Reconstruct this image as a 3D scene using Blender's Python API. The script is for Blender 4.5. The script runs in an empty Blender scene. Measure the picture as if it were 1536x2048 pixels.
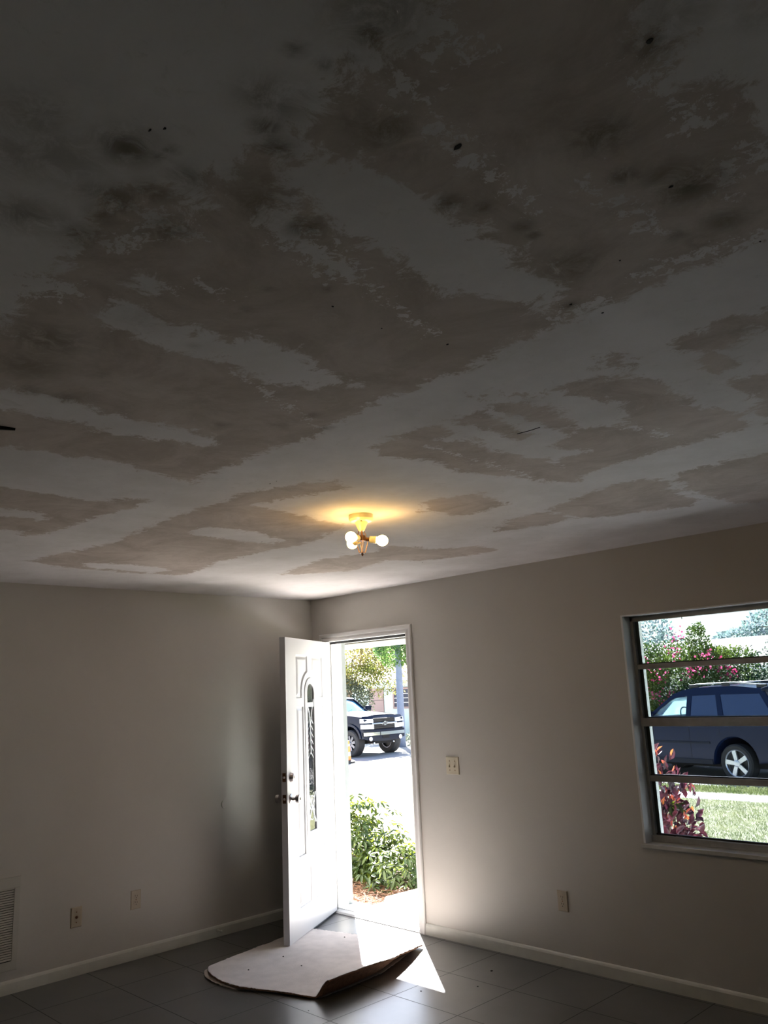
import bpy, bmesh, math, random
import numpy as np
from mathutils import Vector, Matrix, geometry
R = math.radians
SC = bpy.context.scene
COL = SC.collection
rng = np.random.default_rng(7)
random.seed(7)

# ------------------------------------------------------------------ camera
CAMP = Vector((5.359081, -4.410489, 1.615685))
cr = Vector((0.69741, 0.715383, -0.042969)); cu = Vector((0.184405, -0.121188, 0.97535)); cf = Vector((-0.692542, 0.688143, 0.216438))
cam_d = bpy.data.cameras.new('camera'); cam = bpy.data.objects.new('camera', cam_d); COL.objects.link(cam)
cam.matrix_world = Matrix(((cr.x, cu.x, -cf.x, CAMP.x), (cr.y, cu.y, -cf.y, CAMP.y), (cr.z, cu.z, -cf.z, CAMP.z), (0, 0, 0, 1)))
cam_d.sensor_fit = 'VERTICAL'; cam_d.sensor_height = 24.0; cam_d.lens = 24.0 * 1638.343 / 2048; cam_d.clip_start = 0.02; cam_d.clip_end = 300
SC.camera = cam

# ------------------------------------------------------------------ sky, sun, exposure
SUN_EL = R(45.0)
sun_from = Vector((-0.768 * math.cos(SUN_EL), 0.640 * math.cos(SUN_EL), math.sin(SUN_EL)))
SUN_POWER = 42.0
SKY_POWER = 0.25
EXPOSURE = 1.15
wd = bpy.data.worlds.new('sky'); SC.world = wd; wd.use_nodes = True
wn = wd.node_tree.nodes; wl = wd.node_tree.links; wn.clear()
sky = wn.new('ShaderNodeTexSky'); sky.sky_type = 'NISHITA'; sky.sun_disc = False
sky.sun_elevation = SUN_EL; sky.sun_rotation = math.atan2(sun_from.x, sun_from.y); sky.altitude = 0; sky.air_density = 1.0; sky.dust_density = 1.2; sky.ozone_density = 1.0
bg = wn.new('ShaderNodeBackground'); bg.inputs['Strength'].default_value = SKY_POWER
wo = wn.new('ShaderNodeOutputWorld'); wl.new(sky.outputs[0], bg.inputs[0]); wl.new(bg.outputs[0], wo.inputs[0])
sd = bpy.data.lights.new('sun', 'SUN'); sd.energy = SUN_POWER; sd.angle = R(0.6); sd.color = (1.0, 0.975, 0.94)
sun = bpy.data.objects.new('sun', sd); COL.objects.link(sun); sun.rotation_euler = sun_from.to_track_quat('Z', 'Y').to_euler(); sun.location = (0, 5, 30)
SC.view_settings.view_transform = 'Standard'; SC.view_settings.look = 'None'; SC.view_settings.gamma = 1.0
SC.view_settings.use_curve_mapping = False; SC.view_settings.exposure = EXPOSURE
SC.cycles.max_bounces = 10; SC.cycles.diffuse_bounces = 6; SC.cycles.glossy_bounces = 4; SC.cycles.transmission_bounces = 6
SC.cycles.transparent_max_bounces = 12; SC.cycles.use_denoising = True; SC.cycles.sample_clamp_indirect = 12.0
SC.cycles.caustics_reflective = False; SC.cycles.caustics_refractive = False
try: SC.cycles.denoiser = 'OPENIMAGEDENOISE'
except Exception: pass

# ------------------------------------------------------------------ materials
def nodes(name):
    m = bpy.data.materials.new(name); m.use_nodes = True
    nt = m.node_tree; b = nt.nodes['Principled BSDF']; return m, nt, b
def N(nt, t, **kw):
    n = nt.nodes.new(t)
    for k, v in kw.items(): setattr(n, k, v)
    return n
def mat(name, col, rough=0.6, metal=0.0, spec=0.5, var=0.0, vscale=8.0, bump=0.0, bscale=60.0, coat=0.0, col2=None):
    m, nt, b = nodes(name); L = nt.links
    b.inputs['Base Color'].default_value = (*col, 1); b.inputs['Roughness'].default_value = rough
    b.inputs['Metallic'].default_value = metal; b.inputs['Specular IOR Level'].default_value = spec
    b.inputs['Coat Weight'].default_value = coat; b.inputs['Coat Roughness'].default_value = 0.05
    tc = N(nt, 'ShaderNodeTexCoord')
    if var > 0 or col2:
        n = N(nt, 'ShaderNodeTexNoise'); n.inputs['Scale'].default_value = vscale; n.inputs['Detail'].default_value = 5
        L.new(tc.outputs['Object'], n.inputs['Vector'])
        mx = N(nt, 'ShaderNodeMix', data_type='RGBA'); r = N(nt, 'ShaderNodeMapRange'); r.inputs[1].default_value = 0.35; r.inputs[2].default_value = 0.65
        L.new(n.outputs['Fac'], r.inputs[0]); L.new(r.outputs[0], mx.inputs[0])
        c2 = col2 if col2 else tuple(c * (1 + var) for c in col)
        c1 = col if col2 else tuple(c * (1 - var) for c in col)
        mx.inputs[6].default_value = (*c1, 1); mx.inputs[7].default_value = (*c2, 1); L.new(mx.outputs[2], b.inputs['Base Color'])
    if bump > 0:
        n = N(nt, 'ShaderNodeTexNoise'); n.inputs['Scale'].default_value = bscale; n.inputs['Detail'].default_value = 3
        L.new(tc.outputs['Object'], n.inputs['Vector']); bp = N(nt, 'ShaderNodeBump'); bp.inputs['Strength'].default_value = bump; bp.inputs['Distance'].default_value = 0.01
        L.new(n.outputs['Fac'], bp.inputs['Height']); L.new(bp.outputs[0], b.inputs['Normal'])
    return m
def glass(name, tint, rough=0.02, refl=1.0, bump=0.0):
    m = bpy.data.materials.new(name); m.use_nodes = True; nt = m.node_tree; nt.nodes.clear(); L = nt.links
    o = N(nt, 'ShaderNodeOutputMaterial'); t = N(nt, 'ShaderNodeBsdfTransparent'); t.inputs[0].default_value = (*tint, 1)
    g = N(nt, 'ShaderNodeBsdfGlossy'); g.inputs['Roughness'].default_value = rough
    f = N(nt, 'ShaderNodeFresnel'); f.inputs['IOR'].default_value = 1.5
    ml = N(nt, 'ShaderNodeMath', operation='MULTIPLY'); ml.inputs[1].default_value = refl; L.new(f.outputs[0], ml.inputs[0])
    x = N(nt, 'ShaderNodeMixShader'); L.new(ml.outputs[0], x.inputs[0]); L.new(t.outputs[0], x.inputs[1]); L.new(g.outputs[0], x.inputs[2]); L.new(x.outputs[0], o.inputs[0])
    if bump:
        n = N(nt, 'ShaderNodeTexNoise'); n.inputs['Scale'].default_value = 60; bp = N(nt, 'ShaderNodeBump'); bp.inputs['Strength'].default_value = bump; bp.inputs['Distance'].default_value = 0.01
        tc = N(nt, 'ShaderNodeTexCoord'); L.new(tc.outputs['Object'], n.inputs['Vector']); L.new(n.outputs['Fac'], bp.inputs['Height']); L.new(bp.outputs[0], g.inputs['Normal'])
    return m
def leafmat(name, c1, c2, trans=0.45, rough=0.4, tcol=None, vscale=3.0):
    m = bpy.data.materials.new(name); m.use_nodes = True; nt = m.node_tree; L = nt.links; b = nt.nodes['Principled BSDF']; o = nt.nodes['Material Output']
    tc = N(nt, 'ShaderNodeTexCoord'); n = N(nt, 'ShaderNodeTexNoise'); n.inputs['Scale'].default_value = vscale; n.inputs['Detail'].default_value = 4; L.new(tc.outputs['Object'], n.inputs['Vector'])
    r = N(nt, 'ShaderNodeMapRange'); r.inputs[1].default_value = 0.38; r.inputs[2].default_value = 0.62; L.new(n.outputs['Fac'], r.inputs[0])
    mx = N(nt, 'ShaderNodeMix', data_type='RGBA'); L.new(r.outputs[0], mx.inputs[0]); mx.inputs[6].default_value = (*c1, 1); mx.inputs[7].default_value = (*c2, 1)
    L.new(mx.outputs[2], b.inputs['Base Color']); b.inputs['Roughness'].default_value = rough
    t = N(nt, 'ShaderNodeBsdfTranslucent')
    if tcol: t.inputs[0].default_value = (*tcol, 1)
    else: L.new(mx.outputs[2], t.inputs[0])
    x = N(nt, 'ShaderNodeMixShader'); x.inputs[0].default_value = trans; L.new(b.outputs[0], x.inputs[1]); L.new(t.outputs[0], x.inputs[2]); L.new(x.outputs[0], o.inputs[0])
    return m
def emit(name, col, s):
    m, nt, b = nodes(name); b.inputs['Base Color'].default_value = (0.9, 0.85, 0.7, 1); b.inputs['Emission Color'].default_value = (*col, 1); b.inputs['Emission Strength'].default_value = s; return m

M = dict(
    wall=mat('wall_paint', (0.55, 0.522, 0.478), 0.45, spec=0.35, var=0.02, vscale=2, bump=0.06, bscale=120),
    stucco=mat('stucco', (0.72, 0.70, 0.62), 0.9, bump=0.3, bscale=60),
    base=mat('baseboard_paint', (0.62, 0.61, 0.55), 0.35, var=0.04, vscale=12),
    white=mat('white_gloss_paint', (0.45, 0.45, 0.465), 0.35, bump=0.02, bscale=200),
    trim=mat('trim_paint', (0.66, 0.64, 0.62), 0.35),
    greytrim=mat('grey_outer_trim', (0.17, 0.19, 0.19), 0.8),
    jamb=mat('jamb_paint', (0.72, 0.72, 0.71), 0.4),
    nickel=mat('satin_nickel', (0.42, 0.38, 0.37), 0.28, metal=1.0),
    chrome=mat('chrome', (0.8, 0.8, 0.82), 0.08, metal=1.0),
    alu=mat('aluminium_frame', (0.40, 0.40, 0.40), 0.45, metal=0.1, var=0.1, vscale=20),
    dark=mat('dark_plastic', (0.02, 0.02, 0.022), 0.5),
    hole=mat('dark_hole', (0.006, 0.005, 0.005), 0.9),
    ivory=mat('ivory_plastic', (0.62, 0.56, 0.43), 0.35),
    almond=mat('almond_plastic', (0.50, 0.42, 0.31), 0.4),
    brown=mat('brown_metal', (0.16, 0.07, 0.03), 0.4, metal=0.6),
    brass=mat('old_brass', (0.22, 0.10, 0.04), 0.4, metal=0.5),
    porcelain=mat('yellowed_porcelain', (0.78, 0.70, 0.42), 0.3),
    bulb=emit('lit_bulb', (1.0, 0.62, 0.20), 25.0),
    marble=mat('marble_sill', (0.62, 0.61, 0.58), 0.25, var=0.12, vscale=9),
    vent=mat('vent_paint', (0.50, 0.48, 0.43), 0.5),
    backing=mat('carpet_backing', (0.66, 0.61, 0.59), 0.95, var=0.06, vscale=14, bump=0.5, bscale=350),
    pile=mat('carpet_pile', (0.33, 0.17, 0.10), 1.0, var=0.25, vscale=60, bump=0.8, bscale=300),
    concrete=mat('concrete', (0.40, 0.385, 0.37), 0.9, var=0.08, vscale=3, bump=0.3, bscale=80),
    road=mat('road_surface', (0.31, 0.305, 0.30), 0.9, var=0.10, vscale=0.8, bump=0.3, bscale=40),
    dirt=mat('soil', (0.06, 0.032, 0.02), 1.0, var=0.3, vscale=12, bump=0.6, bscale=60),
    straw=mat('pine_straw', (0.11, 0.05, 0.03), 0.9, col2=(0.24, 0.13, 0.08), vscale=18),
    bark=mat('bark', (0.22, 0.17, 0.13), 0.95, var=0.3, vscale=12, bump=0.6, bscale=30),
    pole=mat('pole_concrete', (0.15, 0.18, 0.25), 0.8, var=0.06),
    garage=mat('garage_door_paint', (0.30, 0.22, 0.22), 0.7),
    walk=mat('bleached_concrete', (0.62, 0.60, 0.58), 0.9, var=0.05, vscale=3),
    aqua=mat('pale_aqua_wall', (0.50, 0.62, 0.64), 0.9),
    roof=mat('roof_tile', (0.27, 0.22, 0.225), 0.9, var=0.15, vscale=3),
    tyre=mat('tyre_rubber', (0.018, 0.018, 0.02), 0.75, bump=0.3, bscale=40),
    rim=mat('alloy_rim', (0.62, 0.64, 0.68), 0.3, metal=0.7),
    darkrim=mat('dark_alloy_rim', (0.12, 0.12, 0.14), 0.3, metal=0.8),
    navy=mat('navy_paint', (0.006, 0.012, 0.040), 0.20, spec=0.16, coat=0.08),
    blackp=mat('black_paint', (0.006, 0.010, 0.024), 0.25, spec=0.12, coat=0.06),
    tint=mat('tinted_glass', (0.010, 0.022, 0.075), 0.03, spec=0.8, coat=0.8),
    wshield=mat('windshield_glass', (0.09, 0.26, 0.42), 0.04, spec=0.8, coat=0.8),  # blue base colour stands in for the sky reflected in the glass
    lens=mat('lamp_lens', (0.75, 0.78, 0.82), 0.12, spec=0.8, coat=0.6),
    red=mat('red_lens', (0.45, 0.02, 0.02), 0.15, coat=0.8),
    orange=mat('orange_plastic', (0.85, 0.20, 0.03), 0.5),
    whitep=mat('white_plastic', (0.85, 0.85, 0.85), 0.5),
    seatm=mat('seat_fabric', (0.25, 0.25, 0.26), 0.9),
    pane=glass('window_glass', (0.52, 0.555, 0.585)),
    pane_hazy=glass('window_glass_clear', (0.52, 0.56, 0.59)),
    carglass=glass('car_glass', (0.90, 0.97, 0.97), refl=0.4),
    artglass=glass('decorative_glass', (0.85, 0.88, 0.88), rough=0.02, refl=1.9, bump=0.05),
    cames=mat('bevelled_glass_strip', (0.62, 0.66, 0.68), 0.2, spec=0.8),
)
def grass_material():
    m, nt, b = nodes('lawn'); L = nt.links; tc = N(nt, 'ShaderNodeTexCoord')
    n = N(nt, 'ShaderNodeTexNoise'); n.inputs['Scale'].default_value = 14; n.inputs['Detail'].default_value = 8; n.inputs['Roughness'].default_value = 0.7; L.new(tc.outputs['Object'], n.inputs['Vector'])
    r = N(nt, 'ShaderNodeValToRGB'); e = r.color_ramp.elements; e[0].position = 0.36; e[0].color = (0.07, 0.072, 0.045, 1); e[1].position = 0.66; e[1].color = (0.32, 0.31, 0.21, 1)
    x = e.new(0.5) if hasattr(e, 'new') else None; x.color = (0.19, 0.19, 0.11, 1)
    L.new(n.outputs['Fac'], r.inputs[0]); L.new(r.outputs[0], b.inputs['Base Color']); b.inputs['Roughness'].default_value = 0.95
    bp = N(nt, 'ShaderNodeBump'); bp.inputs['Strength'].default_value = 0.8; bp.inputs['Distance'].default_value = 0.03; L.new(n.outputs['Fac'], bp.inputs['Height']); L.new(bp.outputs[0], b.inputs['Normal'])
    return m
M['lawn'] = grass_material()
M['shade'] = leafmat('sunshade', (.75, .85, .88), (.85, .9, .92), .5, .3)  # pale sheet added to brighten the SUV's front glass

def tile_material():
    m, nt, b = nodes('floor_tile'); L = nt.links; tc = N(nt, 'ShaderNodeTexCoord'); T = 0.4605
    sp = N(nt, 'ShaderNodeSeparateXYZ'); L.new(tc.outputs['Object'], sp.inputs[0])
    def ma(op, a_, c_):
        x = N(nt, 'ShaderNodeMath', operation=op)
        for i, v in enumerate((a_, c_)):
            if v is None: continue
            if isinstance(v, (int, float)): x.inputs[i].default_value = v
            else: L.new(v, x.inputs[i])
        return x.outputs[0]
    def line(co, o): return ma('ABSOLUTE', ma('SUBTRACT', ma('FLOORED_MODULO', ma('ADD', co, o), T), T / 2), None)
    d = ma('MINIMUM', line(sp.outputs[0], -1.3347 + T / 2), line(sp.outputs[1], .4981 + T / 2))      # distance to nearest grout line
    g = N(nt, 'ShaderNodeMapRange', interpolation_type='SMOOTHSTEP'); g.inputs[1].default_value = .0012; g.inputs[2].default_value = .0030; g.inputs[3].default_value = 1; g.inputs[4].default_value = 0; L.new(d, g.inputs[0])
    n = N(nt, 'ShaderNodeTexNoise'); n.inputs['Scale'].default_value = 2.2; n.inputs['Detail'].default_value = 6; n.inputs['Roughness'].default_value = 0.55; L.new(tc.outputs['Object'], n.inputs['Vector'])
    q = N(nt, 'ShaderNodeMapRange'); q.inputs[1].default_value = 0.3; q.inputs[2].default_value = 0.7; L.new(n.outputs['Fac'], q.inputs[0])
    r = N(nt, 'ShaderNodeMix', data_type='RGBA'); L.new(q.outputs[0], r.inputs[0]); r.inputs[6].default_value = (0.060, 0.060, 0.061, 1); r.inputs[7].default_value = (0.125, 0.121, 0.118, 1)
    mu = N(nt, 'ShaderNodeMix', data_type='RGBA'); L.new(g.outputs[0], mu.inputs[0]); L.new(r.outputs[2], mu.inputs[6]); mu.inputs[7].default_value = (0.018, 0.018, 0.018, 1); L.new(mu.outputs[2], b.inputs['Base Color'])
    rr = N(nt, 'ShaderNodeMapRange'); rr.inputs[1].default_value = 0.35; rr.inputs[2].default_value = 0.65; rr.inputs[3].default_value = 0.28; rr.inputs[4].default_value = 0.31; L.new(n.outputs['Fac'], rr.inputs[0])
    ro = ma('ADD', rr.outputs[0], ma('MULTIPLY', g.outputs[0], .5)); L.new(ro, b.inputs['Roughness']); b.inputs['Specular IOR Level'].default_value = 0.9
    return m
M['tile'] = tile_material()

def ceiling_material():
    m, nt, b = nodes('worn_ceiling'); L = nt.links; tc = N(nt, 'ShaderNodeTexCoord')
    def attr(n): a = N(nt, 'ShaderNodeAttribute'); a.attribute_name = n; return a.outputs['Fac']
    def noise(s, d=6, rough=0.65, dist=0.0):
        n = N(nt, 'ShaderNodeTexNoise'); n.inputs['Scale'].default_value = s; n.inputs['Detail'].default_value = d; n.inputs['Roughness'].default_value = rough; n.inputs['Distortion'].default_value = dist
        L.new(tc.outputs['Object'], n.inputs['Vector']); return n.outputs['Fac']
    def math_(op, a, c):
        x = N(nt, 'ShaderNodeMath', operation=op)
        for i, v in enumerate((a, c)):
            if isinstance(v, (int, float)): x.inputs[i].default_value = v
            else: L.new(v, x.inputs[i])
        return x.outputs[0]
    def mr(v, a, c, d=0.0, e=1.0):
        x = N(nt, 'ShaderNodeMapRange', interpolation_type='SMOOTHSTEP'); L.new(v, x.inputs[0])
        for i, q in enumerate((a, c, d, e)): x.inputs[i + 1].default_value = q
        return x.outputs[0]
    def mix(f, a, c):
        x = N(nt, 'ShaderNodeMix', data_type='RGBA')
        if isinstance(f, float): x.inputs[0].default_value = f
        else: L.new(f, x.inputs[0])
        for i, v in ((6, a), (7, c)):
            if isinstance(v, tuple): x.inputs[i].default_value = (*v, 1)
            else: L.new(v, x.inputs[i])
        return x.outputs[2]
    s = attr('paper')
    ragged = math_('MULTIPLY', math_('SUBTRACT', noise(13, 10, 0.78, 0.5), 0.5), 0.30)
    edge = math_('ADD', s, ragged)
    m1 = mr(edge, -0.018, 0.012)
    st = attr('flake')   # >0 inside a band of pale flakes
    fl = mr(math_('ADD', st, math_('MULTIPLY', math_('SUBTRACT', noise(38, 6, 0.75, 0.4), 0.56), 0.30)), 0.0, 0.01)
    m1 = math_('MULTIPLY', m1, math_('SUBTRACT', 1.0, fl))
    df = attr('fleck')
    dk = mr(math_('ADD', df, math_('MULTIPLY', math_('SUBTRACT', noise(30, 6, 0.75, 0.4), 0.56), 0.30)), 0.0, 0.01)
    m1 = math_('MAXIMUM', m1, dk)
    paper = mix(mr(noise(4, 10, 0.72, 0.6), .3, .7), (0.40, 0.335, 0.29), (0.58, 0.505, 0.46))
    comp = mix(mr(noise(3, 8, .65), .3, .7), (0.61, 0.575, 0.56), (0.72, 0.685, 0.68))
    c = mix(m1, comp, paper)
    big = mr(noise(1.8, 6, 0.6, 0.5), 0.42, 0.7, 0.0, 0.35)
    c = mix(math_('MULTIPLY', big, m1), c, (0.37, 0.31, 0.26))
    scuff = mr(noise(11, 9, 0.75, 1.5), 0.56, 0.72, 0.0, 0.45)
    c = mix(math_('MULTIPLY', scuff, m1), c, (0.56, 0.52, 0.48))
    sc2 = mr(noise(8, 9, 0.72, 2.0), 0.58, 0.66, 0.0, 0.28)
    c = mix(math_('MULTIPLY', sc2, math_('SUBTRACT', 1.0, m1)), c, (0.48, 0.44, 0.40))
    mo = math_('MULTIPLY', attr('mold'), mr(noise(17, 8, 0.75, 0.8), 0.3, 0.6, 0.15, 1.25))
    c = mix(mo, c, (0.11, 0.088, 0.05))
    L.new(c, b.inputs['Base Color']); b.inputs['Roughness'].default_value = 0.85; b.inputs['Specular IOR Level'].default_value = 0.25
    bp = N(nt, 'ShaderNodeBump'); bp.inputs['Strength'].default_value = 0.35; bp.inputs['Distance'].default_value = 0.004
    hgt = math_('ADD', math_('MULTIPLY', m1, -0.5), math_('MULTIPLY', noise(70, 4), 0.3)); L.new(hgt, bp.inputs['Height']); L.new(bp.outputs[0], b.inputs['Normal'])
    return m
M['ceiling'] = ceiling_material()

# ------------------------------------------------------------------ object helpers
def link(name, me, parent=None):
    o = bpy.data.objects.new(name, me); COL.objects.link(o)
    if parent is not None: o.parent = parent
    return o
def tag(o, label=None, cat=None, group=None, kind=None):
    if label: o['label'] = label
    if cat: o['category'] = cat
    if group: o['group'] = group
    if kind: o['kind'] = kind
    return o
def thing(name, label, cat, loc=(0, 0, 0), rz=0.0, group=None, kind=None):
    o = bpy.data.objects.new(name, None); COL.objects.link(o); o.location = loc; o.rotation_euler = (0, 0, rz); o.empty_display_size = 0.1
    return tag(o, label, cat, group, kind)

class MB:
    def __init__(s): s.v = []; s.f = []
    def add(s, vs, fs):
        n = len(s.v); s.v += [tuple(map(float, v)) for v in vs]; s.f += [tuple(i + n for i in f) for f in fs]; return s
    def box(s, x0, x1, y0, y1, z0, z1):
        return s.add([(x0, y0, z0), (x1, y0, z0), (x1, y1, z0), (x0, y1, z0), (x0, y0, z1), (x1, y0, z1), (x1, y1, z1), (x0, y1, z1)],
                     [(0, 3, 2, 1), (4, 5, 6, 7), (0, 1, 5, 4), (1, 2, 6, 5), (2, 3, 7, 6), (3, 0, 4, 7)])
    def hexa(s, q):   # eight corners, bottom four then top four
        return s.add(q, [(0, 3, 2, 1), (4, 5, 6, 7), (0, 1, 5, 4), (1, 2, 6, 5), (2, 3, 7, 6), (3, 0, 4, 7)])
    def rings(s, rings, closed=True, cap=True):
        n = len(rings[0]); vs = [p for r in rings for p in r]; fs = []
        for i in range(len(rings) - 1):
            for j in range(n if closed else n - 1):
                k = (j + 1) % n; fs.append((i * n + j, i * n + k, (i + 1) * n + k, (i + 1) * n + j))
        if cap and closed: fs.append(tuple(range(n))[::-1]); fs.append(tuple((len(rings) - 1) * n + j for j in range(n)))
        return s.add(vs, fs)
    def lathe(s, prof, o=(0, 0, 0), axis=(0, 0, 1), n=24, cap=True):   # prof: (radius, height along axis)
        a = Vector(axis).normalized(); t = Vector((1, 0, 0)) if abs(a.x) < 0.9 else Vector((0, 1, 0)); u = a.cross(t).normalized(); w = a.cross(u); o = Vector(o)
        return s.rings([[o + a * h + (u * math.cos(2 * math.pi * k / n) + w * math.sin(2 * math.pi * k / n)) * max(r, 1e-5) for k in range(n)] for r, h in prof], cap=cap)
    def tube(s, pts, r, n=8):
        pts = [Vector(p) for p in pts]; rr = r if isinstance(r, (list, tuple)) else [r] * len(pts); rings = []; up = None
        for i, p in enumerate(pts):
            d = (pts[min(i + 1, len(pts) - 1)] - pts[max(i - 1, 0)]).normalized()
            if up is None: up = d.cross(Vector((0, 0, 1))) if abs(d.z) < 0.9 else d.cross(Vector((1, 0, 0)))
            up = (up - d * up.dot(d)).normalized(); w = d.cross(up)
            rings.append([p + (up * math.cos(2 * math.pi * k / n) + w * math.sin(2 * math.pi * k / n)) * rr[i] for k in range(n)])
        return s.rings(rings)
    def poly(s, outer, holes, fn, d):  # 2D polygon with holes, mapped by fn(a,b,depth) ; closed solid of two skins at depth 0 and d
        loops = [outer] + list(holes); tris = geometry.tessellate_polygon([[Vector((a, b, 0)) for a, b in l] for l in loops])
        flat = [p for l in loops for p in l]; n = len(flat)
        vs = [fn(a, b, 0) for a, b in flat] + [fn(a, b, d) for a, b in flat]
        fs = [tuple(t) for t in tris] + [tuple(i + n for i in reversed(t)) for t in tris]; k = 0
        for l in loops:
            m = len(l)
            for i in range(m): j = (i + 1) % m; fs.append((k + i, k + j, k + j + n, k + i + n))
            k += m
        return s.add(vs, fs)
    def build(s, name, m, parent=None, smooth=False, bevel=0.0, label=None, kind=None, angle=35):
        me = bpy.data.meshes.new(name); me.from_pydata(s.v, [], s.f); me.materials.append(m if not isinstance(m, str) else M[m])
        b = bmesh.new(); b.from_mesh(me); bmesh.ops.recalc_face_normals(b, faces=b.faces); b.to_mesh(me); b.free()
        if smooth: me.polygons.foreach_set('use_smooth', [True] * len(me.polygons)); me.set_sharp_from_angle(angle=R(angle))
        o = link(name, me, parent)
        if bevel > 0: md = o.modifiers.new('bevel', 'BEVEL'); md.width = bevel; md.segments = 2; md.limit_method = 'ANGLE'; md.angle_limit = R(35)
        if label: o['label'] = label
        if kind: o['kind'] = kind
        return o
def bx(name, m, x0, x1, y0, y1, z0, z1, parent=None, bevel=0.0, **k): return MB().box(x0, x1, y0, y1, z0, z1).build(name, m, parent, bevel=bevel, **k)
def struct(name, mb, m, **k): return mb.build(name, m, kind='structure', **k)

def leaf_cloud(name, m, base, dirs, nors, ln, wd_, parent=None, curl=0.15, kind=None):
    """one mesh of folded leaves; arrays (n,3),(n,3),(n,3),(n,),(n,)"""
    n = len(base); d = dirs / np.linalg.norm(dirs, axis=1, keepdims=True); s = np.cross(d, nors); s /= np.linalg.norm(s, axis=1, keepdims=True) + 1e-9; u = np.cross(s, d)
    ln = np.broadcast_to(ln, (n,))[:, None]; w = np.broadcast_to(wd_, (n,))[:, None]
    P = np.stack([base, base + d * ln * .35 + s * w * .5 + u * w * .12, base + d * ln * .72 + s * w * .42 + u * w * .06 - u * ln * curl * .3, base + d * ln - u * ln * curl,
                  base + d * ln * .72 - s * w * .42 + u * w * .06 - u * ln * curl * .3, base + d * ln * .35 - s * w * .5 + u * w * .12], 1).reshape(-1, 3)
    i = np.arange(n)[:, None] * 6
    F = np.concatenate([i + np.array([[0, 1, 2, 3]]), i + np.array([[0, 3, 4, 5]])], 0)
    me = bpy.data.meshes.new(name); me.vertices.add(len(P)); me.vertices.foreach_set('co', P.astype(np.float32).ravel())
    me.loops.add(F.size); me.loops.foreach_set('vertex_index', F.ravel().astype(np.int32)); me.polygons.add(len(F)); me.polygons.foreach_set('loop_start', np.arange(0, F.size, 4, dtype=np.int32)); me.polygons.foreach_set('loop_total', np.full(len(F), 4, dtype=np.int32))
    me.update(calc_edges=True); me.validate(); me.materials.append(m if not isinstance(m, str) else M[m]); o = link(name, me, parent)
    if kind: o['kind'] = kind
    return o
def unit(n): v = rng.normal(size=(n, 3)); return v / np.linalg.norm(v, axis=1, keepdims=True)
def blob(n, c, r, shell=0.55, lumps=7, lump=0.3):
    """n points in a lumpy ellipsoid, denser near its skin, with outward normals"""
    L = unit(lumps); v = unit(n); rad = shell + (1 - shell) * rng.random(n) ** 0.6
    g = 1 - lump * .5 + lump * np.clip((v @ L.T).max(1) ** 3, 0, 1)
    return np.array(c) + v * (rad * g)[:, None] * np.array(r), v

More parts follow.
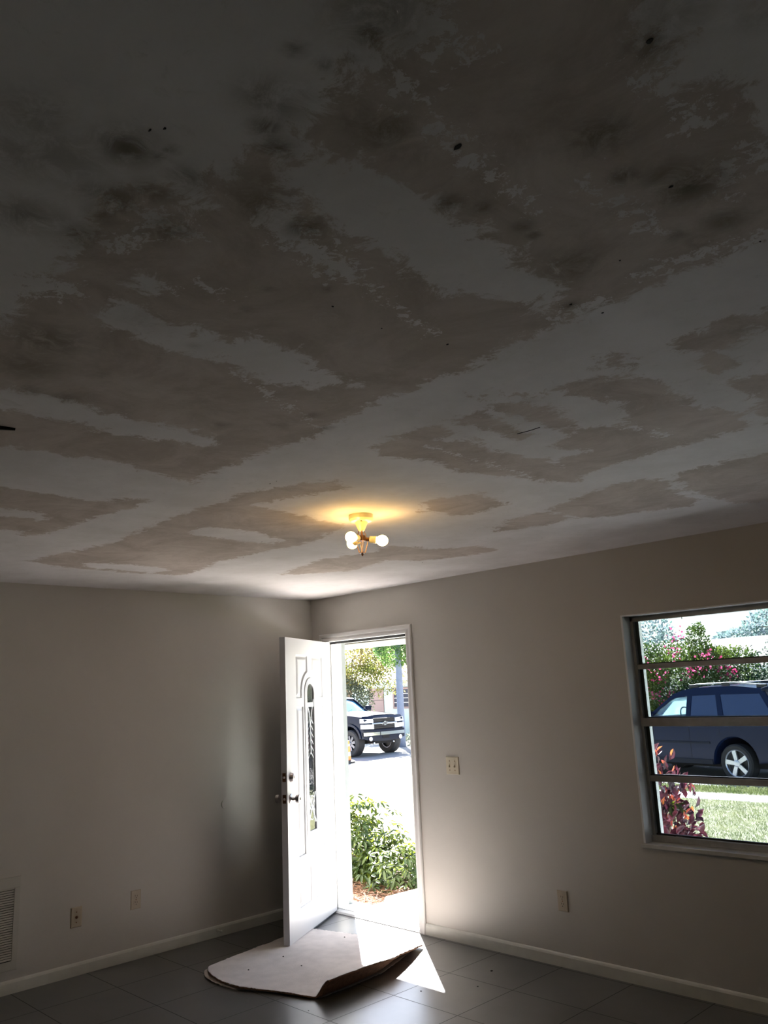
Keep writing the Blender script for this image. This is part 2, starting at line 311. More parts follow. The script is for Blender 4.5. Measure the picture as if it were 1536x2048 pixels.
# ceiling patches, measured in metres on the ceiling plane
C_DARK=[[(2.778,-2.851),(3.038,-2.87),(3.344,-2.865),(3.53,-2.854),(3.838,-2.895),(4.005,-2.892),(4.197,-2.899),(4.413,-2.914),(4.52,-2.919),(4.613,-2.914),(4.693,-2.917),(4.79,-2.923),(4.902,-2.928),(5.041,-2.933),(5.08,-3.178),(5.012,-3.169),(5.004,-3.196),(5.004,-3.281),(5.019,-3.342),(5.017,-3.394),(5.001,-3.419),(4.971,-3.432),(4.984,-3.485),(4.99,-3.535),(5.004,-3.598),(5.019,-3.701),(4.908,-3.823),(4.84,-3.782),(4.812,-3.769),(4.762,-3.761),(4.724,-3.746),(4.686,-3.769),(4.642,-3.771),(4.605,-3.753),(4.555,-3.73),(4.519,-3.72),(4.48,-3.728),(4.476,-3.762),(4.451,-3.781),(4.395,-3.78),(4.332,-3.762),(4.309,-3.789),(4.324,-3.829),(4.271,-3.874),(4.21,-3.873),(4.121,-3.871),(4.022,-3.853),(3.874,-3.866),(3.787,-3.842),(3.646,-3.84),(3.322,-3.894),(2.659,-3.708),(2.839,-3.55),(2.851,-3.464),(2.861,-3.357),(2.874,-3.193),(2.829,-3.041)],[(2.343,-3.475),(2.331,-3.368),(2.321,-3.18),(2.325,-2.983),(2.464,-2.852),(2.305,-2.822),(2.101,-2.875),(1.824,-2.883),(1.596,-2.902),(1.494,-2.977),(1.876,-3.038),(1.984,-3.019),(2.02,-3.137),(2.016,-3.368)],[(1.821,-3.304),(1.865,-3.2),(1.904,-3.05),(1.84,-2.998),(1.628,-2.984),(1.571,-3.222)],[(2.158,-2.6),(2.778,-2.582),(3.004,-2.513),(3.103,-2.423),(3.051,-2.326),(2.743,-2.409),(2.617,-2.469),(2.569,-2.25),(2.528,-1.985),(2.492,-1.83),(2.205,-1.745),(1.986,-1.701),(1.783,-1.748),(1.344,-1.781),(0.78,-1.673),(0.699,-2.009),(0.745,-2.495),(0.844,-2.675),(1.565,-2.54)],[(3.506,-2.598),(3.622,-2.621),(3.784,-2.61),(3.785,-2.529),(3.684,-2.475),(3.751,-2.404),(3.721,-2.207),(3.736,-2.083),(3.763,-1.969),(3.751,-1.718),(3.639,-1.615),(3.569,-1.756),(3.532,-1.964),(3.48,-2.137),(3.513,-2.338),(3.465,-2.488)],[(4.024,-2.654),(4.074,-2.57),(4.095,-2.426),(4.057,-2.248),(3.983,-2.162),(4.005,-2.349),(3.989,-2.455),(3.991,-2.59)],[(3.838,-2.601),(3.94,-2.585),(3.932,-2.454),(3.91,-2.295),(3.858,-2.277),(3.851,-2.425)],[(4.214,-2.566),(4.323,-2.555),(4.354,-2.493),(4.413,-2.371),(4.374,-2.266),(4.386,-2.102),(4.418,-1.929),(4.425,-1.825),(4.367,-1.77),(4.227,-1.76),(4.044,-1.763),(3.879,-1.718),(3.746,-1.712),(3.723,-1.878),(3.823,-1.963),(3.923,-1.96),(3.888,-2.107),(3.985,-2.194),(4.121,-2.163),(4.187,-2.171),(4.247,-2.262),(4.244,-2.369),(4.198,-2.48)],[(4.395,-2.66),(4.433,-2.642),(4.417,-2.561),(4.373,-2.552),(4.365,-2.616)],[(3.272,-1.274),(3.581,-1.41),(3.783,-1.437),(3.89,-1.352),(3.795,-1.097),(3.799,-0.844),(3.712,-0.76),(3.544,-0.824),(3.321,-0.902),(3.242,-1.086)],[(3.954,-1.393),(4.102,-1.407),(4.231,-1.399),(4.353,-1.392),(4.142,-0.59),(3.982,-0.537),(3.87,-0.633),(3.855,-0.962),(3.888,-1.217)],[(4.558,-2.617),(4.611,-2.583),(4.69,-2.626),(4.789,-2.636),(4.852,-2.624),(4.806,-2.492),(4.713,-2.544),(4.613,-2.465),(4.55,-2.535)],[(4.541,-2.237),(4.63,-2.221),(4.721,-2.177),(4.512,-1.559),(4.468,-1.8),(4.473,-1.915),(4.522,-2.008),(4.521,-2.14)],[(4.559,-2.459),(4.598,-2.445),(4.595,-2.363),(4.548,-2.331),(4.535,-2.386)],[(1.418,-0.832),(1.9,-0.94),(1.924,-0.745),(2.212,-0.609),(2.463,-0.588),(2.487,-0.802),(2.269,-0.984),(2.254,-1.252),(2.007,-1.207),(1.661,-1.29),(1.061,-1.132)],[(3.033,-1.243),(3.252,-1.266),(3.243,-1.002),(3.027,-0.986),(2.816,-1.084)],[(3.097,-1.885),(3.307,-1.809),(3.222,-1.53),(2.984,-1.521),(2.937,-1.744)]]
C_LIGHT=[[(4.512,-3.724),(4.543,-3.701),(4.566,-3.671),(4.57,-3.624),(4.574,-3.562),(4.57,-3.462),(4.565,-3.351),(4.565,-3.233),(4.55,-3.181),(4.545,-3.063),(4.496,-3.003),(4.436,-2.977),(4.422,-3.039),(4.422,-3.11),(4.412,-3.164),(4.36,-3.213),(4.378,-3.321),(4.39,-3.428),(4.402,-3.514),(4.4,-3.559),(4.418,-3.607),(4.429,-3.648),(4.432,-3.687)],[(4.425,-3.686),(4.429,-3.648),(4.396,-3.633),(4.336,-3.597),(4.316,-3.625),(4.33,-3.657),(4.375,-3.669)],[(3.914,-3.728),(3.945,-3.696),(3.927,-3.608),(3.91,-3.513),(3.915,-3.425),(3.982,-3.392),(3.978,-3.347),(3.944,-3.231),(3.899,-3.163),(3.896,-3.059),(3.883,-3.008),(3.819,-3.079),(3.782,-3.149),(3.762,-3.23),(3.786,-3.381),(3.786,-3.476),(3.797,-3.571),(3.808,-3.66),(3.84,-3.714)],[(3.226,-3.834),(3.297,-3.715),(3.327,-3.676),(3.333,-3.549),(3.303,-3.393),(3.301,-3.252),(3.299,-3.097),(3.253,-3.032),(3.185,-3.062),(3.162,-3.155),(3.14,-3.31),(3.174,-3.479),(3.158,-3.585),(3.15,-3.662),(3.089,-3.793)],[(3.995,-3.727),(4.037,-3.736),(4.053,-3.711),(4.037,-3.682),(4.001,-3.672),(3.974,-3.695)],[(2.128,-2.403),(2.169,-2.21),(2.086,-1.862),(1.904,-1.838),(1.923,-2.131),(1.951,-2.376)],[(0.91,-2.452),(1.006,-2.169),(0.93,-1.833),(0.754,-1.904),(0.768,-2.298)],[(4.311,-3.786),(4.358,-3.783),(4.377,-3.781),(4.35,-3.773),(4.302,-3.771)]]
C_STRIP=[(4.806,-3.753,4.814,-3.677,0.035,-1),(4.733,-3.723,4.72,-3.681,0.03,-1),(4.698,-3.707,4.727,-3.688,0.025,-1),(4.694,-3.601,4.679,-3.46,0.028,-1),(4.679,-3.46,4.666,-3.305,0.022,-1),(4.771,-3.323,4.768,-3.111,0.028,-1),(4.966,-3.498,4.95,-3.327,0.03,-1),(4.682,-2.978,4.902,-2.928,0.035,-1),(4.939,-3.198,4.909,-3.11,0.025,-1),(4.336,-3.597,4.3,-3.435,0.05,-1),(4.3,-3.435,4.222,-3.108,0.02,-1),(4.086,-3.617,4.079,-3.555,0.022,-1),(4.037,-3.67,4.035,-3.653,0.02,-1),(4.226,-3.886,4.236,-3.716,0.03,-1),(4.112,-3.812,4.152,-3.79,0.035,-1),(3.882,-3.879,3.892,-3.835,0.06,-1),(4.036,-2.702,4.137,-2.573,0.03,1),(3.762,-3.336,3.546,-2.848,0.02,-1),(4.442,-2.938,4.559,-2.944,0.03,-1),(3.625,-2.483,3.579,-1.77,0.02,-1),(4.135,-2.3,4.18,-1.916,0.03,-1),(4.981,-3.205,4.985,-3.144,0.03,-1)]
C_SPOT=[(4.368,-3.92,0.07,0.7),(4.364,-3.941,0.06,0.4),(4.587,-3.834,0.06,0.55),(4.591,-3.807,0.07,0.45),(4.537,-3.797,0.035,0.8),(4.508,-3.758,0.045,0.7),(4.756,-3.801,0.035,0.75),(4.36,-3.82,0.05,0.55),(4.239,-3.871,0.07,0.6),(4.241,-3.91,0.05,0.4),(4.187,-3.867,0.05,0.5),(4.219,-3.76,0.07,0.6),(4.372,-3.592,0.055,0.75),(4.34,-4.049,0.1,0.35),(4.251,-4.029,0.1,0.35),(4.284,-3.991,0.12,0.35),(4.104,-3.965,0.09,0.5),(4.128,-3.925,0.05,0.3),(4.645,-3.66,0.07,0.6),(4.635,-3.704,0.06,0.35),(4.845,-3.414,0.08,0.6),(4.877,-3.19,0.1,0.7),(4.862,-3.247,0.07,0.5),(4.819,-3.297,0.04,0.6),(4.586,-3.455,0.035,0.6),(4.612,-3.402,0.03,0.55),(4.622,-3.303,0.03,0.5),(4.618,-3.263,0.02,0.6),(4.604,-3.116,0.1,0.45),(4.87,-3.041,0.07,0.5),(4.79,-3.06,0.04,0.4),(4.681,-3.808,0.02,0.6),(4.707,-3.791,0.02,0.5),(4.677,-3.853,0.02,0.7),(4.793,-3.818,0.1,0.5),(3.662,-3.739,0.14,0.5),(3.492,-3.728,0.12,0.4),(3.88,-3.628,0.1,0.2),(4.415,-3.727,0.1,0.3),(4.376,-3.69,0.08,0.5),(4.981,-3.52,0.06,0.5),(3.625,-2.971,0.05,0.35),(3.502,-2.985,0.06,0.35),(3.396,-3.125,0.05,0.35),(3.569,-2.857,0.03,0.5),(3.342,-3.657,0.05,0.5),(3.343,-3.567,0.05,0.45),(4.403,-3.871,0.02,0.5),(4.381,-3.875,0.02,0.6),(4.505,-2.974,0.03,0.6),(4.099,-2.557,0.03,0.3),(4.229,-3.419,0.02,0.45),(4.054,-3.495,0.02,0.4),(4.156,-3.507,0.02,0.3),(3.836,-3.48,0.03,0.25),(3.541,-3.566,0.05,0.25),(4.64,-3.597,0.08,0.25),(5.025,-3.553,0.1,0.3),(4.104,-3.872,0.07,0.45),(4.291,-3.842,0.06,0.5),(4.81,-3.01,0.05,0.35),(4.692,-2.549,0.05,0.3),(5.102,-3.467,0.06,0.3)]
C_HOLE=[(4.688,-3.555,0.013,0.006),(4.985,-3.527,0.008,0.008),(4.18,-3.363,0.004,0.004),(4.205,-3.03,0.006,0.004),(4.531,-2.887,0.005,0.003),(4.441,-3.901,0.005,0.003),(4.424,-3.915,0.006,0.002),(4.855,-3.211,0.007,0.004),(4.509,-2.977,0.006,0.004),(4.169,-3.21,0.003,0.003),(2.977,-2.603,0.004,0.003),(2.934,-2.601,0.006,0.002),(4.674,-3.061,0.003,0.003),(4.883,-2.918,0.003,0.003),(1.906,-0.659,0.004,0.006),(1.963,-1.933,0.003,0.003)]
C_CRACK=[(3.888, -2.332), (3.93, -2.327), (3.972, -2.328)]
C_SLOT=[(3.013, -3.613), (3.02, -3.573)]

# ------------------------------------------------------------------ room shell
H = 2.409; XR = 8.6; YB = -7.4; WT = 0.20
OX0, OX1, OZ = 0.171, 1.095, 2.048      # door opening
WX0, WX1, WZ0, WZ1 = 2.862, 4.75, 0.73, 2.007
struct('floor', MB().box(0, XR, YB, 0, -0.12, 0.0), 'tile')
b = MB(); s_ = .001
for x0, x1, z0, z1 in ((-WT, OX0 - .02, 0, H), (OX0 - .02, OX1 + .02, OZ + .02, H), (OX1 + .02, WX0, 0, H), (WX0, WX1, 0, WZ0), (WX0, WX1, WZ1, H), (WX1, XR + WT, 0, H)): b.box(x0, x1, 0, WT - .02, z0, z1)
struct('wall_front', b, 'wall')
b = MB()
for x0, x1, z0, z1 in ((-4, OX0 - .02, -.3, H), (OX0 - .02, OX1 + .02, OZ + .02, H), (OX1 + .02, WX0, -.3, H), (WX0, WX1, -.3, WZ0 - .02), (WX0, WX1, WZ1, H), (WX1, XR + WT, -.3, H)): b.box(x0, x1, WT - .02, WT, z0, z1)
struct('wall_outside', b, 'stucco')
wl_ = struct('wall_left', MB().box(-WT, 0, YB, 0, 0, H), 'wall')
RY0, RY1, RZ0, RZ1 = -5.2, -4.0, .85, 2.05     # unseen window added in the right wall to brighten the room
b = MB()
for y0, y1, z0, z1 in ((YB, RY0, 0, H), (RY0, RY1, 0, RZ0), (RY0, RY1, RZ1, H), (RY1, 0, 0, H)): b.box(XR, XR + WT, y0, y1, z0, z1)
struct('wall_right', b, 'wall')
w2 = thing('window_2', None, None, (XR, RY0, 0), 0, kind='structure')
b = MB(); b.box(.08, .12, 0, .05, RZ0, RZ1).box(.08, .12, 1.15, 1.2, RZ0, RZ1).box(.08, .12, 0, 1.2, RZ0, RZ0 + .05).box(.08, .12, 0, 1.2, RZ1 - .05, RZ1).box(.08, .12, .59, .61, RZ0, RZ1); b.build('window_frame', 'alu', w2)
bx('window_pane', 'pane_hazy', .098, .102, .05, 1.15, RZ0 + .05, RZ1 - .05, w2); bx('window_sill', 'marble', -.02, .08, 0, 1.2, RZ0 - .015, RZ0 + .008, w2)
struct('wall_back', MB().box(-WT, XR + WT, YB - WT, YB, 0, H), 'wall')
def baseboard(name, x0, x1, y0, y1, along_x):
    prof = [(0, 0), (.013, 0), (.013, .058), (.009, .068), (.004, .0736), (0, .0736)]
    b = MB()
    if along_x: b.rings([[(x, -d, z) for d, z in prof] for x in (x0, x1)])
    else: b.rings([[(d, y, z) for d, z in prof] for y in (y0, y1)])
    return struct(name, b, 'base')
baseboard('baseboard_front', OX1 + .066, XR, 0, 0, True)
baseboard('baseboard_left', 0, 0, YB, -.001, False)
baseboard('baseboard_corner', .014, OX0 - .066, 0, 0, True)
# a shallow half-round dent the door knob left in the wall
b = MB(); b.tube([(0.002, -.866 + .020 * math.cos(t), .880 + .028 * math.sin(t)) for t in np.linspace(math.pi * .62, math.pi * 1.62, 12)][::1], [.0008 + .0022 * math.sin(math.pi * i / 11) for i in range(12)], 6); b.build('dent_rim', 'base', wl_, smooth=True)

# ceiling with its worn surface stored as point attributes (distance to the paper patches, flakes, stains)
gx = np.unique(np.round(np.concatenate([np.arange(0, 2.4, .05), np.arange(2.4, 3.6, .02), np.arange(3.6, 5.5, .011), np.arange(5.5, XR, .3), [XR]]), 4))
gy = np.unique(np.round(np.concatenate([np.arange(YB, -4.5, .3), np.arange(-4.5, -2.7, .011), np.arange(-2.7, -1.8, .022), np.arange(-1.8, 0, .04), [0]]), 4))
GX, GY = np.meshgrid(gx, gy); px_, py_ = GX.ravel(), GY.ravel()
def poly_sd(P, x, y):   # positive inside
    P = np.array(P); d = np.full(x.shape, 1e9); ins = np.zeros(x.shape, bool)
    for (ax, ay), (bx_, by_) in zip(P, np.roll(P, -1, 0)):
        ex, ey = bx_ - ax, by_ - ay; t = np.clip(((x - ax) * ex + (y - ay) * ey) / (ex * ex + ey * ey + 1e-12), 0, 1)
        d = np.minimum(d, np.hypot(x - ax - t * ex, y - ay - t * ey))
        c = ((ay > y) != (by_ > y)) & (x < ex * (y - ay) / (ey + 1e-15) + ax); ins ^= c
    return np.where(ins, d, -d)
sdv = np.full(px_.shape, -1.0)
for P in C_DARK: sdv = np.maximum(sdv, poly_sd(P, px_, py_))
for P in C_LIGHT: sdv = np.minimum(sdv, -poly_sd(P, px_, py_))
flake = np.full(px_.shape, -1.0); fleck = flake.copy(); mold = np.zeros(px_.shape)
for x0, y0, x1, y1, w_, sg in C_STRIP:
    ex, ey = x1 - x0, y1 - y0; t = np.clip(((px_ - x0) * ex + (py_ - y0) * ey) / (ex * ex + ey * ey), 0, 1); d = w_ - np.hypot(px_ - x0 - t * ex, py_ - y0 - t * ey)
    if sg < 0: flake = np.maximum(flake, d)
    else: fleck = np.maximum(fleck, d)
for x, y, r_, k in C_SPOT: mold = np.maximum(mold, k * np.exp(-((px_ - x) ** 2 + (py_ - y) ** 2) / (r_ * .62) ** 2))
nx, ny = len(gx), len(gy); idx = np.arange(nx * ny).reshape(ny, nx)
F = np.stack([idx[:-1, :-1], idx[1:, :-1], idx[1:, 1:], idx[:-1, 1:]], -1).reshape(-1, 4)
me = bpy.data.meshes.new('ceiling'); V = np.stack([px_, py_, np.full(px_.shape, H)], 1)
top = np.array([[-WT, YB - WT, H + .15], [XR + WT, YB - WT, H + .15], [XR + WT, WT, H + .15], [-WT, WT, H + .15], [-WT, YB - WT, H + .001], [XR + WT, YB - WT, H + .001], [XR + WT, WT, H + .001], [-WT, WT, H + .001]])
n0 = len(V); V = np.concatenate([V, top])
fl = [tuple(f) for f in F.tolist()] + [tuple(n0 + i for i in f) for f in ((0, 1, 2, 3), (7, 6, 5, 4), (0, 4, 5, 1), (1, 5, 6, 2), (2, 6, 7, 3), (3, 7, 4, 0))]
me.from_pydata(V.tolist(), [], fl); me.materials.append(M['ceiling'])
for nm, arr in (('paper', sdv), ('flake', flake), ('fleck', fleck), ('mold', mold)):
    a = me.attributes.new(nm, 'FLOAT', 'POINT'); a.data.foreach_set('value', np.concatenate([arr, np.full(8, -1.0 if nm != 'mold' else 0.0)]).astype(np.float32))
ceil = link('ceiling', me); ceil['kind'] = 'structure'
b = MB()
for x, y, rx, ry in C_HOLE:
    rx *= .6; ry *= .6
    n = 9; ring = [(x + rx * math.cos(2 * math.pi * k / n) * (0.6 + .7 * rng.random()), y + ry * math.sin(2 * math.pi * k / n) * (0.6 + .7 * rng.random()), H - .0012) for k in range(n)]
    b.rings([ring, [(p[0], p[1], H + .0005) for p in ring]])
b.build('torn_hole', 'hole', ceil)
b = MB(); b.tube([(x, y, H) for x, y in C_CRACK], .0018, 5); b.build('crack', 'hole', ceil)
b = MB(); (ax, ay), (bx_, by_) = C_SLOT; ax -= (bx_ - ax) * 1; ay -= (by_ - ay) * 1; b.tube([(ax, ay, H), ((ax + bx_) / 2, (ay + by_) / 2, H), (bx_, by_, H)], [.012, .010, .006], 6); b.build('slot_hole', 'hole', ceil)

# roof with eave, soffit, fascia
b = MB(); b.hexa([(-5, .56, 2.60), (10, .56, 2.60), (10, -4.2, 3.9), (-5, -4.2, 3.9), (-5, .60, 2.64), (10, .60, 2.64), (10, -4.2, 4.0), (-5, -4.2, 4.0)])
b.hexa([(-5, -4.2, 3.9), (10, -4.2, 3.9), (10, -9, 2.62), (-5, -9, 2.62), (-5, -4.2, 4.0), (10, -4.2, 4.0), (10, -9, 2.72), (-5, -9, 2.72)])
rf = struct('roof', b, 'roof')
bx('soffit', 'stucco', -5, 10, WT, .50, 2.065, 2.085, rf); bx('fascia', 'jamb', -5, 10, .50, .54, 2.012, 2.62, rf); bx('soffit_groove', 'dark', -5, 10, .484, .4995, 2.056, 2.066, rf); bx('drip_edge', 'alu', -5, 10, .54, .548, 2.03, 2.045, rf)

# ------------------------------------------------------------------ door opening: jambs, casing, threshold
b = MB(); b.box(OX0 - .02, OX0, -.004, WT - .03, 0, OZ + .02).box(OX1, OX1 + .02, -.004, WT - .03, 0, OZ + .02).box(OX0, OX1, -.004, WT, OZ, OZ + .02)
b.box(OX0, OX0 + .012, .05, .075, 0, OZ).box(OX1 - .012, OX1, .05, .075, 0, OZ).box(OX0, OX1, .05, .075, OZ - .012, OZ)
struct('trim_1', b, 'jamb')
bx('weather_strip', 'dark', OX0, OX1, .040, .050, OZ - .018, OZ, bpy.data.objects['trim_1'])
def casing(name):
    b = MB(); prof = [(0, .0), (0, .010), (.012, .013), (.030, .009), (.036, .016), (.056, .018), (.063, .012), (.063, 0)]   # across, out
    def strip(pts, outd):
        pass
    # mitred frame: three legs as one swept profile
    rings = []
    for (x, z, ox, oz) in ((OX1, 0, 1, 0), (OX1, OZ, 1, 1), (OX0, OZ, -1, 1), (OX0, 0, -1, 0)):
        rings.append([(x + ox * a, -d, z + oz * a) for a, d in prof])
    b.rings(rings); return struct(name, b, 'trim')
casing('trim_2')
b = MB(); b.box(OX0 - .019, OX0 + .001, WT - .03, WT + .012, -.05, OZ + .03).box(OX1, OX1 + .019, WT - .03, WT + .012, -.05, OZ + .03).box(OX0, OX1, WT, WT + .03, OZ - .005, OZ + .03)
struct('trim_3', b, 'greytrim')
b = MB(); b.rings([[(x, y, z) for y, z in ((-.012, 0), (-.012, .006), (.0, .016), (.05, .020), (.09, .018), (.17, .012), (.23, .002), (.23, -.06), (-.012, -.06))] for x in (OX0, OX1)])
th = struct('trim_4', b, 'alu'); th['label'] = 'door threshold'
bx('threshold_wood', 'jamb', OX0, OX1, .05, .22, .018, .024, th)

# ------------------------------------------------------------------ front door, open into the room
DA = R(61); LW = .914; TH = .044; Z0, Z1 = .018, 2.042
door = thing('door_1', None, None, (OX0, -.008, 0), -DA, kind='structure')
C0 = .457; LZB = .665; LR = .075; LZT = 1.645    # lite centre, bottom, half width, arch centre
def panel_sd(s, z):
    t = np.abs(s - C0)
    def rect(a, b_, c, d): return np.minimum(np.minimum(t - a, b_ - t), np.minimum(z - c, d - z))
    up = np.minimum(rect(.045, .265, 1.612, 1.922), np.hypot(t, z - 1.645) - .163)
    return np.maximum(np.maximum(up, rect(.138, .265, .53, 1.552)), np.maximum(rect(.045, .265, .20, .44), -1))
def lite_sd(s, z, o=0.0):   # positive inside lite outline grown by o
    t = np.abs(s - C0); return np.where(z > LZT, LR + o - np.hypot(t, z - LZT), np.minimum(LR + o - t, z - (LZB - o)))
def door_skin(y, sgn):
    S = np.linspace(0, LW, 184); Z = np.linspace(Z0, Z1, 400); SS, ZZ = np.meshgrid(S, Z); d = panel_sd(SS, ZZ)
    prof = np.interp(d, [-.002, .0, .004, .012, .030, .034, .2], [0, 0, -.009, -.010, -.001, .0005, .0005])
    Y = y + sgn * prof; ix = np.arange(SS.size).reshape(SS.shape)
    keep = lite_sd((SS[:-1, :-1] + SS[1:, 1:]) / 2, (ZZ[:-1, :-1] + ZZ[1:, 1:]) / 2, .012) < 0
    f = np.stack([ix[:-1, :-1], ix[:-1, 1:], ix[1:, 1:], ix[1:, :-1]], -1)[keep]
    if sgn > 0: f = f[:, ::-1]
    return np.stack([SS.ravel(), Y.ravel(), ZZ.ravel()], 1), f
b = MB(); v, f = door_skin(TH, 1); b.add(v.tolist(), f.tolist()); v, f = door_skin(0, -1); b.add(v.tolist(), f.tolist())
b.add([(0, 0, Z0), (LW, 0, Z0), (LW, TH, Z0), (0, TH, Z0), (0, 0, Z1), (LW, 0, Z1), (LW, TH, Z1), (0, TH, Z1)], [(0, 3, 2, 1), (4, 5, 6, 7), (1, 2, 6, 5), (3, 0, 4, 7)])
me = bpy.data.meshes.new('door_leaf'); me.from_pydata(b.v, [], b.f); me.materials.append(M['white']); me.polygons.foreach_set('use_smooth', [True] * len(me.polygons)); me.set_sharp_from_angle(angle=R(40)); leaf = link('door_leaf', me, door)
def arch(o, y, n=20):
    w = LR + o; pts = [(C0 - w, y, LZB - o), (C0 + w, y, LZB - o)] + [(C0 + w * math.cos(t), y, LZT + w * math.sin(t)) for t in np.linspace(0, math.pi, n)]
    return pts
for nm, y, sg, dp in (('lite_frame', TH, 1, -.004), ('lite_frame', 0, -1, -.036)):
    b = MB(); rr = [arch(o, y + sg * d) for o, d in ((-.004, dp), (-.004, .004), (.006, .010), (.016, .010), (.024, .005), (.034, .007), (.040, .004), (.042, -.001))]
    b.rings(rr, cap=False); b.build(nm, 'white', door, smooth=True, angle=50)
b = MB(); b.rings([arch(.0, .0345), arch(.0, .040)]); gl = b.build('glass_lite', 'artglass', door)
b = MB()   # bevelled strips laid over the glass
zs = lambda a: a
for z in (1.56,): b.box(C0 - .074, C0 + .074, .0400, .0425, z - .016, z + .016)
for k in range(6):
    z = 1.17 + k * .05
    for sg in (1, -1): b.tube([(C0 + sg * -.055, .0405, z), (C0, .0405, z + .05), (C0 + sg * .055, .0405, z)], .0028, 4)
b.tube([(C0 - .07, .0405, 1.60), (C0 - .02, .0405, 1.50), (C0, .0405, 1.40), (C0, .0405, 1.2)], .005, 5); b.tube([(C0 + .07, .0405, 1.60), (C0 + .02, .0405, 1.50), (C0, .0405, 1.40)], .005, 5)
b.tube([(C0 - .07, .0405, .72), (C0, .0405, .83), (C0 + .07, .0405, .93)], .005, 5); b.tube([(C0 + .07, .0405, .72), (C0, .0405, .83), (C0 - .07, .0405, .93)], .005, 5)
for z in (.79, .86): b.tube([(C0 + .05 * math.cos(t), .0405, z + .05 * math.sin(t)) for t in np.linspace(0, 2 * math.pi, 14)], .003, 4)
b.build('glass_strips', 'cames', gl)
def knob(y, sg, par):
    b = MB(); b.lathe([(.033, 0), (.033, .004), (.026, .009), (.013, .011), (.011, .028), (.017, .034), (.0265, .043), (.0285, .055), (.026, .066), (.016, .070), (.012, .0695)], (.854, y, .935), (0, sg, 0), 28)
    return b.build('door_knob', 'nickel', par, smooth=True)
k1 = knob(TH, 1, door); knob(0, -1, door)
MB().lathe([(.009, .0), (.009, .002), (.0, .0021)], (.854, TH + .0695, .935), (0, 1, 0), 14).build('keyhole', 'dark', k1)
b = MB(); b.lathe([(.032, 0), (.031, .005), (.026, .024), (.022, .028), (.010, .0285), (.010, .031), (.001, .031)], (.850, TH, 1.077), (0, 1, 0), 28); b.build('deadbolt', 'nickel', door, smooth=True, angle=50)
b = MB(); b.lathe([(.028, 0), (.027, .008), (.010, .010)], (.850, 0, 1.077), (0, -1, 0), 24).box(.846, .854, -.030, -.008, 1.060, 1.094); b.build('thumb_turn', 'nickel', door)
for z in (.940, 1.082):
    lp = bx('latch_plate', 'brown', LW - .0005, LW + .0015, .009, .035, z - .029, z + .029, door, bevel=.0008)
    MB().lathe([(.008, 0), (.008, .006), (.005, .009)], (LW + .001, .022, z), (1, 0, 0), 14).build('latch_bolt', 'nickel', lp, smooth=True)
bx('hinge_gap', 'dark', -.008, -.001, .034, .043, Z0, Z1, door); bx('door_sweep', 'dark', .002, LW - .002, .004, TH - .004, .006, Z0, door)
for z in (.25, 1.03, 1.82):
    b = MB(); b.lathe([(.006, -.045), (.006, .045)], (-.002, -.004, z), (0, 0, 1), 12); b.build('hinge', 'nickel', door, smooth=True)

# ------------------------------------------------------------------ awning window
win = thing('window_1', None, None, (WX0, 0, 0), 0, kind='structure'); WW = WX1 - WX0
b = MB(); b.box(0, .012, 0, .10, WZ0, WZ1).box(WW - .012, WW, 0, .10, WZ0, WZ1).box(0, WW, 0, .10, WZ1 - .008, WZ1)
b.build('jamb_liner', mat('reveal_paint', (.80, .80, .81), .5), win)
bx('window_sill', 'marble', -.012, WW + .02, -.018, .10, WZ0 - .012, WZ0 + .010, win, bevel=.003)
FY0, FY1 = .085, .1145; zb, zt = .745, 2.0
b = MB(); b.box(.0, .030, FY0, FY1, zb, zt).box(WW - .03, WW, FY0, FY1, zb, zt).box(.0, WW, FY0, FY1, zt - .030, zt).box(0, WW, FY0 - .01, FY1, zb - .005, zb + .028)
b.build('window_frame', 'alu', win, bevel=.002)
b = MB(); b.box(.029, .050, .1145, .145, zb, zt).box(WW - .052, WW - .029, .1145, .145, zb, zt); b.build('outer_stop', mat('pale_stop', (.62, .68, .66), .5), win)
rails = [(1.706, .016), (1.392, .026), (1.080, .018)]
ed = [zb + .03] + [r for r, _ in rails[::-1]] + [zt - .03]
for i, (z, h_) in enumerate(rails):
    r_ = bx('meeting_rail', 'alu', .03, WW - .03, .088 if h_ < .02 else .080, .118, z - h_, z + h_ * .8, win, bevel=.003)
    bx('rail_lip', 'dark', .03, WW - .03, .104, .122, z + h_ * .8, z + h_ * .8 + .006, r_)
for i in range(4):
    bx('window_pane', 'pane' if i < 2 else 'pane_hazy', .03, WW - .03, .110, .114, ed[i], ed[i + 1], win)
bx('bottom_gasket', 'dark', .03, WW - .03, .098, .112, zb + .028, zb + .037, win)
bx('window_latch', 'alu', .145, .185, .078, .100, zb + .006, zb + .03, win, bevel=.002)
MB().tube([(.33, .10, 1.985), (.331, .10, 1.958)], .002, 6).build('window_hook', 'brown', win)

